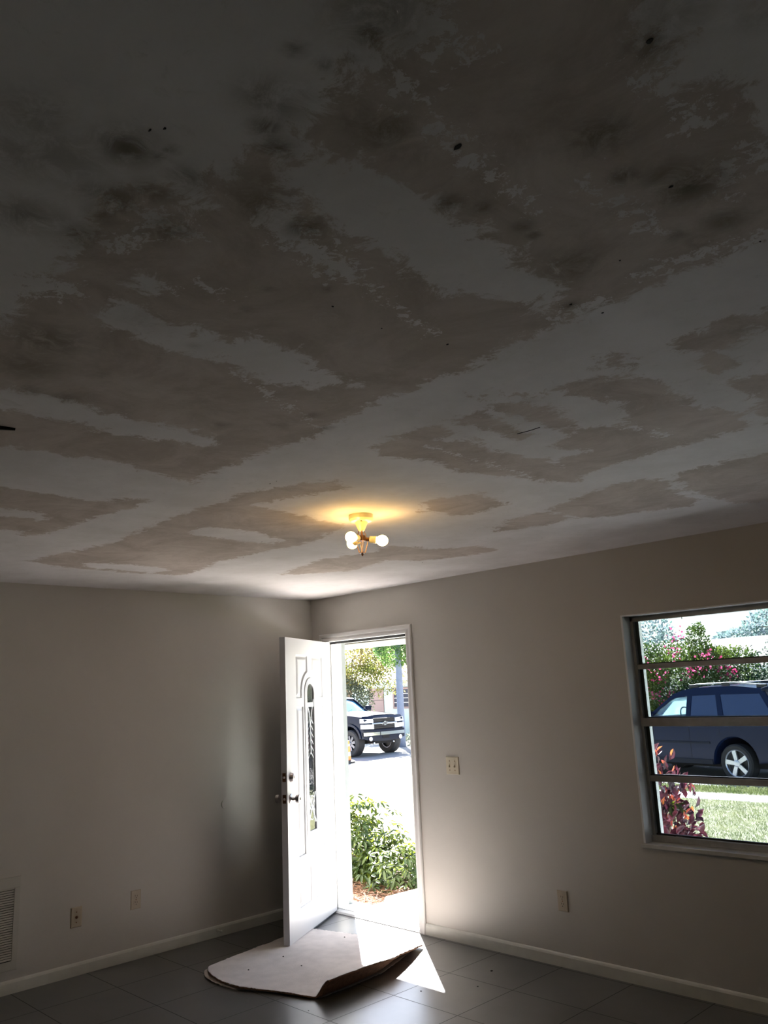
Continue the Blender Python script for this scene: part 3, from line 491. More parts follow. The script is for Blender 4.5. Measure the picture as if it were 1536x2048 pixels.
# ------------------------------------------------------------------ things on the walls
def wall_plate(name, label, cat, loc, rz, w, h, m, kind, group=None):
    """plate in local x (along wall) / z, projecting to local -y"""
    t = thing(name, label, cat, loc, rz, group)
    b = MB(); b.rings([[(sx * (w / 2 - i), -d, sz * (h / 2 - i)) for sx, sz in ((-1, -1), (1, -1), (1, 1), (-1, 1))] for i, d in ((0, 0), (0, .003), (.004, .0065))]); b.build('cover_plate', m, t)
    def screw(x, z): MB().lathe([(.0034, 0), (.0034, .0015), (.0025, .002)], (x, -.006, z), (0, -1, 0), 10).build('screw', 'brass', t)
    if kind == 'outlet':
        for z in (.0195, -.0195):
            b = MB(); b.rings([[(.017 * math.cos(a) if abs(math.cos(a)) < .93 else .016 * math.copysign(1, math.cos(a)), -d, z + .0145 * math.sin(a)) for a in np.linspace(0, 2 * math.pi, 24, endpoint=False)] for d in (.006, .0085)]); r_ = b.build('receptacle', m, t)
            b = MB(); b.box(-.0078, -.0056, -.0089, -.006, z + .001, z + .010).box(.0056, .0078, -.0089, -.006, z - .0005, z + .0085).lathe([(.0028, .0), (.0028, .003)], (0, -.006, z - .008), (0, -1, 0), 10); b.build('slots', 'hole', r_)
        screw(0, 0)
    elif kind == 'switch':
        for x in (-.023, .023):
            bx('toggle_slot', 'almond', x - .005, x + .005, -.0072, -.006, -.012, .012, t)
            b = MB(); b.hexa([(x - .0035, -.006, -.008), (x + .0035, -.006, -.008), (x + .0035, -.006, .006), (x - .0035, -.006, .006), (x - .003, -.019, -.012), (x + .003, -.019, -.012), (x + .003, -.019, -.004), (x - .003, -.019, -.004)]); b.build('toggle', m, t)
            screw(x, .030); screw(x, -.030)
    else:
        b = MB(); b.lathe([(.009, .0), (.009, .003), (.0048, .004), (.0048, .012), (.002, .0125)], (0, -.006, 0), (0, -1, 0), 12); b.build('coax_connector', 'brown', t); screw(0, .030); screw(0, -.030)
    return t
wall_plate('light_switch', 'ivory double toggle light switch plate on the wall right of the doorway', 'light switch', (1.480, 0, 1.116), 0, .116, .116, 'ivory', 'switch')
wall_plate('wall_outlet', 'beige duplex outlet low on the wall between doorway and window', 'outlet', (2.290, 0, .364), 0, .072, .116, 'almond', 'outlet')
wall_plate('wall_outlet', 'beige duplex outlet low on the left wall, nearer the open door', 'outlet', (0, -1.553, .362), R(90), .072, .116, 'almond', 'outlet')
wall_plate('cable_jack', 'beige cable jack plate with one dark connector on the left wall', 'wall jack', (0, -1.955, .336), R(90), .072, .118, 'almond', 'jack')
t = thing('return_air_grille', 'white louvered return air grille low on the left wall at the photo edge', 'vent', (0, -2.31, .125))
b = MB(); y0, y1, z1 = -.62, 0, .515
b.box(0, .008, y0, y1, 0, .050).box(0, .008, y0, y1, z1 - .062, z1).box(0, .008, y0, y0 + .035, .05, z1 - .062).box(0, .008, y1 - .035, y1, .05, z1 - .062); b.build('grille_frame', 'vent', t, bevel=.002)
b = MB()
for k in range(30):
    z = .056 + k * .0134; b.hexa([(.001, y0 + .035, z + .0085), (.007, y0 + .035, z), (.007, y1 - .035, z), (.001, y1 - .035, z + .0085), (.001, y0 + .035, z + .0095), (.008, y0 + .035, z + .0012), (.008, y1 - .035, z + .0012), (.001, y1 - .035, z + .0095)])
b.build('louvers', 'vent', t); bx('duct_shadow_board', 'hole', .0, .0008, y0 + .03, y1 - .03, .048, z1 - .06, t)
t = thing('door_stop', 'small pale door stop on the left baseboard beside the carpet', 'door stop', (.013, -.93, .045))
MB().lathe([(.012, 0), (.012, .003), (.005, .005), (.005, .045), (.009, .047), (.009, .058), (.004, .060)], (0, 0, 0), (1, 0, 0), 14).build('stop_post', 'base', t, smooth=True)

# ------------------------------------------------------------------ bare bulb ceiling light
FX, FY = 2.716, -1.932
lamp = thing('ceiling_light', 'bare three bulb ceiling light lit yellow, hanging from the stained ceiling', 'ceiling light', (FX, FY, H - .2))
zt_ = .2
MB().lathe([(.054, zt_), (.056, zt_ - .008), (.056, zt_ - .020), (.048, zt_ - .030), (.030, zt_ - .034)], n=36).build('canopy', 'porcelain', lamp, smooth=True)
MB().lathe([(.030, zt_ - .032), (.027, zt_ - .040), (.018, zt_ - .062), (.013, zt_ - .074)], n=28).build('cone_neck', 'porcelain', lamp, smooth=True)
MB().lathe([(.0035, 0), (.0035, .003)], (.030, -.028, zt_ - .034), (0, 0, -1), 10).build('canopy_screw', 'brown', lamp)
b = MB()
for k in range(4):
    a = R(45 + 90 * k + 12); c, s = math.cos(a), math.sin(a); b.tube([(c * .012, s * .012, zt_ - .073), (c * .024, s * .024, zt_ - .110), (c * .025, s * .025, zt_ - .128), (c * .014, s * .014, zt_ - .172)], .0018, 6)
b.tube([(0, 0, zt_ - .072), (0, 0, zt_ - .12)], .0022, 6); b.build('wire_cage', 'brass', lamp)
MB().lathe([(.008, zt_ - .170), (.015, zt_ - .172), (.015, zt_ - .175), (.006, zt_ - .177), (.005, zt_ - .183), (.002, zt_ - .188)], n=16).build('finial', 'brown', lamp, smooth=True)
MB().lathe([(.004, zt_ - .092), (.017, zt_ - .096), (.019, zt_ - .120), (.004, zt_ - .124)], n=16).build('socket_hub', 'brown', lamp, smooth=True)
hz = zt_ - .110
for k in range(3):
    a = R(45.7 + 120 * k); d = Vector((math.cos(a), math.sin(a), -.12 if k == 0 else -.05)).normalized()
    MB().tube([d * .012 + Vector((0, 0, hz)), d * .036 + Vector((0, 0, hz))], .0085, 10).build('socket_arm', 'brown', lamp, smooth=True)
    MB().lathe([(.014, .034), (.0155, .038), (.0165, .060), (.0165, .064)], (0, 0, hz), d, 20).build('bulb_socket', 'porcelain', lamp, smooth=True)
    prof = [(.013, .062), (.014, .068)] + [(.0245 * math.sin(t), .092 - .0265 * math.cos(t)) for t in np.linspace(.6, math.pi, 12)]
    bl = MB().lathe(prof, (0, 0, hz), d, 24); bo = bl.build('light_bulb', 'bulb', lamp, smooth=True); bo['label'] = 'glowing warm white globe bulb'

# ------------------------------------------------------------------ carpet remnant curled on the tiles
def curve(P, t):
    P = np.array(P, float); s = np.concatenate([[0], np.cumsum(np.linalg.norm(np.diff(P, axis=0), axis=1))]); s /= s[-1]
    return np.stack([np.interp(t, s, P[:, k]) for k in range(P.shape[1])], -1)
def carpet_surface(nu, nv, off=0.0, lift=1.0, zb=.010, seed=0):
    left = [(.68, -1.43), (.61, -1.385), (.565, -1.20), (.50, -.95), (.43, -.65), (.40, -.42)]
    right = [(1.590, -1.240), (1.590, -1.06), (1.565, -.73), (1.45, -.45), (1.345, -.24)]
    near = [(.68, -1.43), (.76, -1.455), (.88, -1.468), (1.05, -1.455), (1.17, -1.405), (1.28, -1.355), (1.45, -1.295), (1.590, -1.240)]
    far = [(.40, -.42), (.55, -.40), (.80, -.33), (1.10, -.27), (1.345, -.24)]
    u = np.linspace(0, 1, nu); v = np.linspace(0, 1, nv); U, Vv = np.meshgrid(u, v)
    Lc, Rc, Nc, Fc = curve(left, v), curve(right, v), curve(near, u), curve(far, u)
    P = (1 - U)[..., None] * Lc[:, None] + U[..., None] * Rc[:, None] + (1 - Vv)[..., None] * Nc[None] + Vv[..., None] * Fc[None]
    P -= ((1 - U) * (1 - Vv))[..., None] * np.array(left[0]) + (U * (1 - Vv))[..., None] * np.array(right[0]) + ((1 - U) * Vv)[..., None] * np.array(left[-1]) + (U * Vv)[..., None] * np.array(right[-1])
    r = np.random.default_rng(seed); z = np.full(U.shape, zb)
    z += .004 * np.sin(U * 5 + 1) * np.sin(Vv * 4 + .5) + .003 * np.sin(U * 11 + Vv * 6)
    z += lift * .010 * np.exp(-((U - .02) / .12) ** 2) * np.exp(-(Vv / .25) ** 2) + lift * .008 * np.exp(-((U - .45) / .16) ** 2) * np.exp(-(Vv / .10) ** 2)
    hgt = np.interp(v, [0, .1, .3, .6, .85, 1], [.092, .094, .088, .062, .030, .008])[:, None] * lift
    w = np.clip((U - .90) / .10, 0, 1); z += hgt * np.sin(w * math.pi / 2) ** 1.6
    P[..., 0] -= w ** 2 * hgt * .05                          # the lip leans back over itself
    
    return P, np.maximum(z, zb * .8)
def carpet_sheet(name, m, parent, thick, dz, nu=90, nv=60, grow=0.0, lift=1.0, zb=.010, shrink=False):
    P, z = carpet_surface(nu, nv, lift=lift, zb=zb); cx_, cy_ = P[..., 0].mean(), P[..., 1].mean()
    X = P[..., 0]; Y = P[..., 1]
    if grow: X = X + grow * np.clip((1.0 - X) * 1.2, -.2, 1) * -1.0; Y = Y - grow * np.clip((-1.0 - Y) * 2.2, -.2, 1) * np.clip((1.35 - X) * 2, -.6, 1)
    if shrink: X = np.minimum(X, X.min() + (X - X.min()) * .93)
    # offset along approximate normal for stacked skins
    g = np.stack([X, Y, z], -1); du = np.gradient(g, axis=1); dv = np.gradient(g, axis=0); nr = np.cross(du, dv); nr /= np.linalg.norm(nr, axis=-1, keepdims=True) + 1e-9
    edge = rng.normal(0, .0012, g.shape); g[0] += edge[0]; g[-1] += edge[-1]; g[:, 0] += edge[:, 0]; g[:, -1] += edge[:, -1]
    top = g + nr * dz; bot = top - nr * thick; bot[..., 2] = np.maximum(bot[..., 2], .0008); top[..., 2] = np.maximum(top[..., 2], .002)
    n = nu * nv; ix = np.arange(n).reshape(nv, nu); f = np.stack([ix[:-1, :-1], ix[:-1, 1:], ix[1:, 1:], ix[1:, :-1]], -1).reshape(-1, 4).tolist()
    fs = [tuple(q) for q in f] + [tuple(i + n for i in q[::-1]) for q in f]
    rim = list(ix[0]) + list(ix[1:, -1]) + list(ix[-1, -2::-1]) + list(ix[-2:0:-1, 0])
    for i in range(len(rim)): a, c = int(rim[i]), int(rim[(i + 1) % len(rim)]); fs.append((a, a + n, c + n, c))
    b = MB(); b.add(np.concatenate([top.reshape(-1, 3), bot.reshape(-1, 3)]).tolist(), fs); return b.build(name, m, parent, smooth=True, angle=60)
cp = thing('carpet_remnant', 'pale folded carpet remnant lying pile down on the tiles, right edge curled up', 'carpet', (0, 0, 0))
carpet_sheet('top_backing', 'backing', cp, .003, .004, zb=.014)
carpet_sheet('top_pile', 'pile', cp, .007, .001, zb=.014)
carpet_sheet('under_layer', 'backing', cp, .004, .0, grow=.014, lift=0.0, zb=.0045, shrink=True)
# small bits of dirt on the floor
for i, (x, y, s) in enumerate(((1.97, -.32, .010), (1.87, -.82, .007), (2.07, -.57, .006), (1.60, -1.40, .004))):
    n = 7; b = MB()
    ring = lambda q, z: [(x + q * s * (.6 + .5 * rng.random()) * math.cos(2 * math.pi * k / n), y + q * s * (.6 + .5 * rng.random()) * math.sin(2 * math.pi * k / n), z) for k in range(n)]
    b.rings([ring(1, .0002), ring(.8, s * .25), ring(.3, s * .4)])
    lab = ['dark crumb of dirt on the tiles near the baseboard right of the doorway', 'small crumb inside the bright patch of floor by its tip', 'tiny crumb on the tiles just right of the bright patch', 'tiny crumb on the tiles in front of the carpet curl'][i]
    tag(b.build('dirt_crumb', 'hole'), lab, 'debris', 'dirt crumbs on the floor')
for j, (x, y) in enumerate(((.80, -.954), (1.04, -.999), (.839, -1.247), (.80, -.435))):
    b = MB(); b.lathe([(.006, 0), (.004, .003), (.001, .004)], (x, y, .019), (0, 0, 1), 6)
    tag(b.build('carpet_crumb', 'hole'), ('dark crumb on the carpet backing just in front of the open door', 'dark crumb on the carpet backing nearest the curled edge', 'dark crumb on the carpet backing, leftmost and closest to the camera', 'dark crumb on the far end of the carpet under the door knob')[j], 'debris', 'crumbs on the carpet')
t = thing('rubber_foot', 'black rounded rubber foot cut off by the left photo edge, on the floor', 'rubber foot', (.165, -2.485, 0))
MB().lathe([(.018, 0), (.024, .006), (.026, .03), (.024, .05), (.012, .060)], n=20).build('foot_cap', 'dark', t, smooth=True)

# ------------------------------------------------------------------ ground, street
def gz(y): return float(np.interp(y, [.2, 1.5, 10, 13, 15, 18, 60], [-.18, -.20, -.40, -.56, -.56, -.50, -.50]))
def ground(name, m, x0, x1, ys, dz=0.0, kind='structure', thick=.15, nx=2):
    b = MB(); xs = np.linspace(x0, x1, nx)
    V = [(x, y, gz(y) + dz) for y in ys for x in xs]; n = len(V); V += [(x, y, z - thick) for x, y, z in V]
    f = []
    for i in range(len(ys) - 1):
        for j in range(nx - 1): a = i * nx + j; f.append((a, a + 1, a + nx + 1, a + nx)); f.append((a + n, a + nx + n, a + nx + 1 + n, a + 1 + n))
    for i in range(len(ys) - 1):
        a = i * nx; f.append((a, a + nx, a + nx + n, a + n)); a += nx - 1; f.append((a, a + n, a + nx + n, a + nx))
    f.append(tuple(range(nx)) [:1] + tuple(range(1, nx)) + tuple(i + n for i in range(nx - 1, -1, -1)))
    k = (len(ys) - 1) * nx; f.append(tuple(k + i for i in range(nx)) + tuple(k + i + n for i in range(nx - 1, -1, -1)))
    b.add(V, f); return b.build(name, m, kind=kind)
ground('lawn', 'lawn', -26, 30, [.19, 1.5, 4, 7, 9.9]); ground('sidewalk', 'concrete', -60, 40, [9.9, 11.15], .004)
ground('verge', 'lawn', -14, 40, [11.15, 12.0, 12.75]); ground('driveway', 'concrete', -60, -14, [11.15, 12.0, 12.75])
ground('driveway_apron', 'concrete', -60, -26, [.19, 4, 9.9])
def yard(name, x0, x1, y0, y1, m='lawn'): struct(name, MB().box(x0, x1, y0, y1, -.34, -.18), m)
yard('side_yard', XR + WT + .01, 30, -30, .19); yard('back_yard', -26, XR + WT, -30, YB - WT - .01)
ground('street', 'road', -60, 40, [12.75, 13.0, 15, 18, 21], .0); ground('far_yard', 'concrete', -70, -12, [21, 60]); ground('far_lawn', 'lawn', -12, 50, [21, 60])
struct('stoop', MB().box(-.45, 2.6, .2, .55, -.4, -.075), 'walk'); struct('walkway', MB().box(.0, 8.0, .55, 1.35, -.4, -.085).box(.35, 8.0, 1.35, 4.2, -.4, -.12), 'walk')  # walk widened out of view to bounce light onto the ceiling
bed = struct('planting_bed', MB().box(-2.6, -.005, .551, 2.6, -.40, -.165), 'dirt')
n = 2600; b = MB()
for k in range(n):
    x = rng.uniform(-1.4, .02); y = rng.uniform(.52, 1.35); a = rng.uniform(0, math.pi); l = rng.uniform(.02, .06); z = -.165 + rng.random() ** 2 * .045
    dx, dy = math.cos(a) * l, math.sin(a) * l; w = .0018; nxv, nyv = -math.sin(a) * w, math.cos(a) * w; zz = rng.uniform(-.01, .012)
    b.add([(x - dx + nxv, y - dy + nyv, z - zz), (x - dx - nxv, y - dy - nyv, z - zz), (x + dx - nxv, y + dy - nyv, z + zz), (x + dx + nxv, y + dy + nyv, z + zz), (x, y, z + .004)], [(0, 1, 4), (1, 2, 4), (2, 3, 4), (3, 0, 4)])
tag(b.build('pine_straw', 'straw'), 'brown pine straw mulch under the green bush by the doorway', 'mulch', kind='stuff')
# carpet scrap on the walk outside
b = MB(); P = [(-.03, .76), (-.02, .95), (.0, 1.22), (.55, 1.28), (1.10, 1.22), (1.15, .70), (.75, .42), (.45, .47), (.10, .62)]
b.rings([[(x, y, -.073) for x, y in P], [(x, y, -.058 + .006 * math.sin(9 * x)) for x, y in P]]); tag(b.build('carpet_scrap', 'backing'), 'pale carpet scrap lying on the concrete walk outside the doorway', 'carpet')

# grass blades near the window view
n = 42000; gxx = rng.uniform(-2.6, 2.6, n); gyy = 4.4 + rng.random(n) * 5.4; base = np.stack([gxx, gyy, [gz(y) for y in gyy]], 1); d = unit(n) * .5; d[:, 2] = np.abs(d[:, 2]) + .35
M['blade'] = leafmat('grass_blade', (0.096, 0.132, 0.036), (0.252, 0.270, 0.120), .4, .6, vscale=2)
o = leaf_cloud('grass', 'blade', base, d, unit(n), rng.uniform(.018, .05, n), .004, kind='stuff'); tag(o, 'short dry green grass of the front lawn seen through the window', 'grass')
n = 9000; gxx = rng.uniform(-4.6, 1.0, n); gyy = 11.2 + rng.random(n) * 1.5; base = np.stack([gxx, gyy, [gz(y) for y in gyy]], 1); d = unit(n) * .5; d[:, 2] = np.abs(d[:, 2]) + .35
o = leaf_cloud('grass', 'blade', base, d, unit(n), rng.uniform(.04, .09, n), .009, kind='stuff'); tag(o, 'green grass strip between the sidewalk and the dark parked vehicle', 'grass')

# ------------------------------------------------------------------ plants
M['scheff'] = leafmat('bush_leaf', (0.015, 0.038, 0.011), (0.045, 0.073, 0.014), .26, .42, tcol=(0.168, 0.210, 0.014), vscale=4)
M['croton_l'] = leafmat('croton_leaf', (0.028, 0.012, 0.024), (0.128, 0.024, 0.040), .30, .3, vscale=7)
M['croton_t'] = leafmat('croton_tip', (0.440, 0.040, 0.064), (0.520, 0.176, 0.040), .35, .4, vscale=9)
M['boug_l'] = leafmat('bougainvillea_leaf', (0.022, 0.062, 0.028), (0.16, 0.22, 0.035), .28, .45, vscale=.8)
M['boug_f'] = leafmat('bougainvillea_bract', (0.440, 0.040, 0.128), (0.560, 0.104, 0.208), .45, .5)
M['grey_l'] = leafmat('grey_green_leaf', (0.165, 0.203, 0.150), (0.270, 0.300, 0.225), .35, .5)
M['tree_l'] = leafmat('yellow_green_leaf', (0.112, 0.143, 0.026), (0.255, 0.203, 0.075), .5, .5, vscale=.8)
M['tree_g'] = leafmat('green_leaf', (0.042, 0.120, 0.048), (0.120, 0.216, 0.048), .45, .4, vscale=.8)
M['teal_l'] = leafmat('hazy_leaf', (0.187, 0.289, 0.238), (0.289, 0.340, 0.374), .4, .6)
M['shade_l'] = leafmat('dark_leaf', (0.048, 0.064, 0.040), (0.096, 0.112, 0.064), .3, .5)  # dark grey green leaf colours

def whorl_bush(name, label, cat, centre, rad, n, lmin, lmax, m, stem_base, group=None, leaflets=7, lobes=8):
    t = thing(name, label, cat, stem_base); sb = np.array(stem_base)
    pts, nr = blob(n, np.array(centre) - sb, rad, .5, lobes, .35); pts = pts[pts[:, 2] > -0.02 + 0.04]; nr = nr[:len(pts)]
    nr = pts - (np.array(centre) - sb); nr /= np.linalg.norm(nr, axis=1, keepdims=True)
    bs, ds, ns, ls = [], [], [], []
    for p_, q in zip(pts, nr):
        ax = q * .6 + np.array([0, 0, .8]) + rng.normal(0, .25, 3); ax /= np.linalg.norm(ax); a = np.cross(ax, [1, .3, .1]); a /= np.linalg.norm(a); c = np.cross(ax, a); L_ = rng.uniform(lmin, lmax); ph = rng.random() * 6.28
        for k in range(leaflets):
            th_ = ph + 2 * math.pi * k / leaflets + rng.normal(0, .12); d = a * math.cos(th_) + c * math.sin(th_) + ax * rng.uniform(-.55, .12); bs.append(p_ + d * .015); ds.append(d); ns.append(ax); ls.append(L_ * rng.uniform(.8, 1.1))
    ls = np.array(ls); leaf_cloud('foliage', m, np.array(bs), np.array(ds), np.array(ns), ls, ls * .34, t, curl=.22)
    b = MB()
    for k in range(9): e = pts[rng.integers(len(pts))] * .85; b.tube([(rng.normal(0, .04), rng.normal(0, .04), 0), tuple(e * .5 + rng.normal(0, .02, 3)), tuple(e)], [.009, .007, .003], 5)
    b.build('stems', 'bark', t); return t
whorl_bush('umbrella_bush', 'leafy green bush with drooping whorled leaves outside the doorway', 'bush', (-1.36, 1.46, .10), (.66, .50, .54), 620, .06, .10, 'scheff', (-.95, 1.6, -.165))
whorl_bush('umbrella_bush', 'lower green bush spreading right toward the carpet scrap outside the doorway', 'bush', (-.58, 1.50, -.08), (.42, .40, .38), 300, .06, .095, 'scheff', (-.4, 1.72, -.165))

t = thing('croton_bush', 'dark red and purple leafed bush against the lower left of the window', 'bush', (2.42, .88, -.085))
pts, nr = blob(1900, (-.03, 0, .60), (.38, .30, .56), .35, 9, .4); d = nr * .6 + np.array([0, 0, .2]) + rng.normal(0, .6, nr.shape); ln = rng.uniform(.045, .085, len(pts))
leaf_cloud('foliage', 'croton_l', pts, d, unit(len(pts)), ln, ln * .48, t, curl=.3)
k = (nr[:, 2] > .1); p2 = pts[k][:150]; leaf_cloud('new_leaves', 'croton_t', p2 + nr[k][:150] * .03, d[k][:150] + [0, 0, .5], unit(len(p2)), .05, .02, t, curl=.4)
b = MB(); [b.tube([(0, 0, 0), (rng.normal(0, .06), rng.normal(0, .05), .35), (rng.normal(0, .18), rng.normal(0, .12), .8)], [.012, .009, .004], 5) for _ in range(8)]; b.build('stems', 'bark', t)
bs = np.array([(.18, -.02, .92)] * 7, float) + rng.normal(0, .012, (7, 3)); ds = np.array([(1, .1, -.1), (1, .2, -.35), (.9, -.1, -.6), (.6, .1, -.8), (.8, .2, .25), (.3, 0, -.9), (-.2, .1, -.8)]); leaf_cloud('green_sprig', 'scheff', bs, ds, unit(7) * .3 + [0, 0, 1], .11, .035, t, curl=.3)
MB().tube([(.03, 0, 0), (.1, 0, .5), (.18, -.02, .92)], [.007, .005, .003], 5).build('stem', 'bark', t)

def leafy(name, label, cat, base, blobs, n, ls, m, group=None, trunk=.09, extra=None, trunk_top=None):
    t = thing(name, label, cat, base, group=group); tot = sum(b[1][0] * b[1][1] + b[1][0] * b[1][2] for b in blobs); P_, D_ = [], []
    for c, r_ in blobs:
        p_, q = blob(int(n * (r_[0] * r_[1] + r_[0] * r_[2]) / tot), np.array(c) - np.array(base), r_, .6, 9, .45); p_ = p_ + rng.normal(0, .03, p_.shape); k = p_[:, 2] > .02; P_.append(p_[k]); D_.append(q[k])
    P_ = np.concatenate(P_); D_ = np.concatenate(D_) + rng.normal(0, .8, P_.shape); l = rng.uniform(.7, 1.3, len(P_)) * ls
    leaf_cloud('foliage', m, P_, D_, unit(len(P_)), l, l * .55, t)
    c = np.array(blobs[0][0]) - np.array(base) if trunk_top is None else np.array(trunk_top); b = MB(); b.tube([(0, 0, -.05), tuple(c * [.4, .4, .5]), tuple(c)], [trunk, trunk * .8, trunk * .4], 8)
    for _ in range(6): e = P_[rng.integers(len(P_))] * .9; b.tube([tuple(c * [.4, .4, .5]), tuple((c * .6 + e * .4)), tuple(e)], [trunk * .5, trunk * .3, trunk * .1], 5)
    b.build('trunk', 'bark', t)
    if extra: extra(t, P_, D_)
    return t
def bracts(t, P_, D_):
    for c in ((-6.55, 2.3), (-6.4, 1.75), (-6.05, 1.45), (-6.15, 1.15), (-6.6, 1.05), (-6.35, .75), (-6.5, .35), (-5.9, 2.05), (-5.5, 1.75), (-5.6, 1.2), (-5.3, 1.25), (-4.7, 1.85), (-4.45, 1.95), (-4.15, 2.25), (-3.9, 1.95), (-3.65, 1.75), (-5.0, 2.35), (-5.2, .6), (-4.75, .65), (-4.9, 2.75), (-5.5, .45), (-6.75, 1.6)):
        X = (c[0] + t.location.x * 0 - t.location.x, -.86 + rng.normal(0, .06), c[1] - t.location.z); n = 22
        p_ = np.array(X) + rng.normal(0, 1, (n, 3)) * [.11, .08, .10]; BR.append(p_)
    p_ = np.concatenate(BR); leaf_cloud('flowers', 'boug_f', p_, unit(len(p_)), unit(len(p_)), .07, .06, t, kind='stuff')
BR = []
leafy('bougainvillea', 'large green bush with pink flowers behind the dark parked vehicle', 'bush', (-5.0, 17.4, -.5), [((-5.5, 17.6, 1.35), (1.5, .9, 1.2)), ((-4.25, 17.6, 1.5), (1.05, .8, 1.15)), ((-5.0, 17.6, .4), (1.9, .9, .9)), ((-4.75, 17.4, 2.55), (.25, .25, .6)), ((-6.3, 17.4, 1.9), (.6, .6, .7))], 34000, .075, 'boug_l', extra=bracts)
leafy('grey_green_tree', 'pale grey green tree right of the flowering bush, behind the parked vehicle', 'tree', (-2.2, 18.6, -.5), [((-2.2, 19.4, 1.4), (1.5, .9, 1.7)), ((-2.0, 19.4, 2.6), (1.3, .8, 1.2))], 15000, .075, 'grey_l', trunk=.1)
leafy('lime_shrub', 'bright yellow green shrub above the raised liftgate, under the grey green tree', 'bush', (-2.5, 16.7, -.5), [((-2.5, 16.7, .75), (.55, .4, .75))], 1800, .11, 'tree_g', trunk=.04)
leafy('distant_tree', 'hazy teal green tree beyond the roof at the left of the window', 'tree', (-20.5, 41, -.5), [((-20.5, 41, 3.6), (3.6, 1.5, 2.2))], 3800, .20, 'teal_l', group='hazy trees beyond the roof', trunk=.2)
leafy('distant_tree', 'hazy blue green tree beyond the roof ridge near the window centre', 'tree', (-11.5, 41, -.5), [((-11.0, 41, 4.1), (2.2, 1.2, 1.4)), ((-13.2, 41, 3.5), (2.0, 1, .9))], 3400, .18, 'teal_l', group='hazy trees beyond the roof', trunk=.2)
leafy('street_tree', 'sunlit yellow green tree over the house across the street, seen through the doorway', 'tree', (-25.6, 23.4, -.5), [((-24.9, 22.6, 3.1), (2.2, 1.1, 1.35)), ((-23.4, 22.4, 3.5), (1.5, .9, 1.1)), ((-22.0, 22.5, 2.9), (1.1, .8, 1.3)), ((-23.5, 22.2, 2.5), (1.3, .6, .45)), ((-22.6, 22.4, 3.4), (1.2, .7, 1.0))], 9500, .10, 'tree_l', trunk=.14)
leafy('oak_tree', 'darker green tree crown around the top of the grey pole outside the doorway', 'tree', (-17.0, 20.8, -.5), [((-18.9, 19.9, 3.7), (1.0, .7, .85))], 3200, .11, 'tree_g', trunk=.12, trunk_top=(-1.6, -.6, 3.9))
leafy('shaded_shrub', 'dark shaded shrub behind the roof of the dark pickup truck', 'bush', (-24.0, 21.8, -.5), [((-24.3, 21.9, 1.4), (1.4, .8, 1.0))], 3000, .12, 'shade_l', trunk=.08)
leafy('low_hedge', 'small grey green hedge at the right of the pickup bumper', 'bush', (-18.3, 20.6, -.5), [((-18.2, 20.6, -.25), (1.1, .3, .28))], 900, .08, 'grey_l', trunk=.03)

# ------------------------------------------------------------------ utility pole, barrel
MB().lathe([(.155, 0), (.150, .6), (.125, 4.2), (.115, 5.6)], (-18.75, 20.0, -.52), (0, 0, 1), 16).build('utility_pole', 'pole', smooth=True); tag(bpy.data.objects['utility_pole'], 'tall grey concrete utility pole beside the pickup truck', 'pole')
t = thing('traffic_barrel', 'orange and white striped barrel by the door frame, beside the pickup wheel', 'barrel', (-15.715, 14.215, -.56))
for k, (z0, z1, m) in enumerate(((.10, .30, 'orange'), (.30, .46, 'whitep'), (.46, .70, 'orange'), (.70, .78, 'whitep'), (.78, .92, 'orange'))): MB().lathe([(.215 - z0 * .06, z0 * .78), (.215 - z1 * .06, z1 * .78)], n=20).build('band', m, t, smooth=True)
MB().lathe([(.34, 0), (.34, .06), (.26, .10)], n=20).build('rubber_base', 'tyre', t); MB().tube([(-.1, 0, .70), (-.09, 0, .77), (0, 0, .81), (.09, 0, .77), (.1, 0, .70)], .015, 6).build('handle', 'dark', t, smooth=True)

# ------------------------------------------------------------------ houses across the street
hs = thing('house', 'pale aqua house across the street with tan garage door, seen through the doorway', 'house', (-24, 26, -.5))
bx('house_wall', 'aqua', -12, 8.5, 0, 7, 0, 2.75, hs); b = MB(); b.hexa([(-12.8, -.9, 2.72), (9.3, -.9, 2.72), (9.3, 8, 2.72), (-12.8, 8, 2.72), (-10, 3.4, 4.3), (6.5, 3.4, 4.3), (6.5, 3.6, 4.3), (-10, 3.6, 4.3)]); b.build('house_roof', 'roof', hs)
g = bx('garage_door', 'garage', -2.95, -2.15 + .3, -.05, .0, 0, 2.40, hs); [bx('panel_line', 'dark', -2.95, -1.85, -.056, -.05, z - .01, z + .01, g) for z in (.6, 1.2, 1.8)]
wf = MB(); wf.box(-1.15, -1.05, -.06, 0, 1.42, 2.36).box(.0, .10, -.06, 0, 1.42, 2.36).box(-1.15, .10, -.06, 0, 1.34, 1.44).box(-1.15, .10, -.06, 0, 2.30, 2.40); w_ = wf.build('house_window', 'garage', hs); bx('pane', 'tint', -1.05, 0, -.03, -.005, 1.44, 2.3, w_); [bx('glazing_bar', 'whitep', -1.05, 0, -.05, -.03, z - .015, z + .015, w_) for z in (1.65, 1.87, 2.09)]
h2 = thing('house', 'low house with pinkish tiled roof behind the flowering bush', 'house', (-9, 27, -.5))
bx('house_wall', mat('pale_wall', (.72, .72, .70), .9), -4.5, 7.5, 0, 6, 0, 2.55, h2); b = MB(); b.hexa([(-5.2, -.8, 2.5), (8.2, -.8, 2.5), (8.2, 7, 2.5), (-5.2, 7, 2.5), (-3.5, 2.7, 3.75), (6.4, 2.7, 3.75), (6.4, 2.9, 3.75), (-3.5, 2.9, 3.75)]); b.build('house_roof', 'roof', h2)
MB().box(-5.2, 8.2, -.84, -.8, 2.38, 2.52).build('fascia', 'whitep', h2)

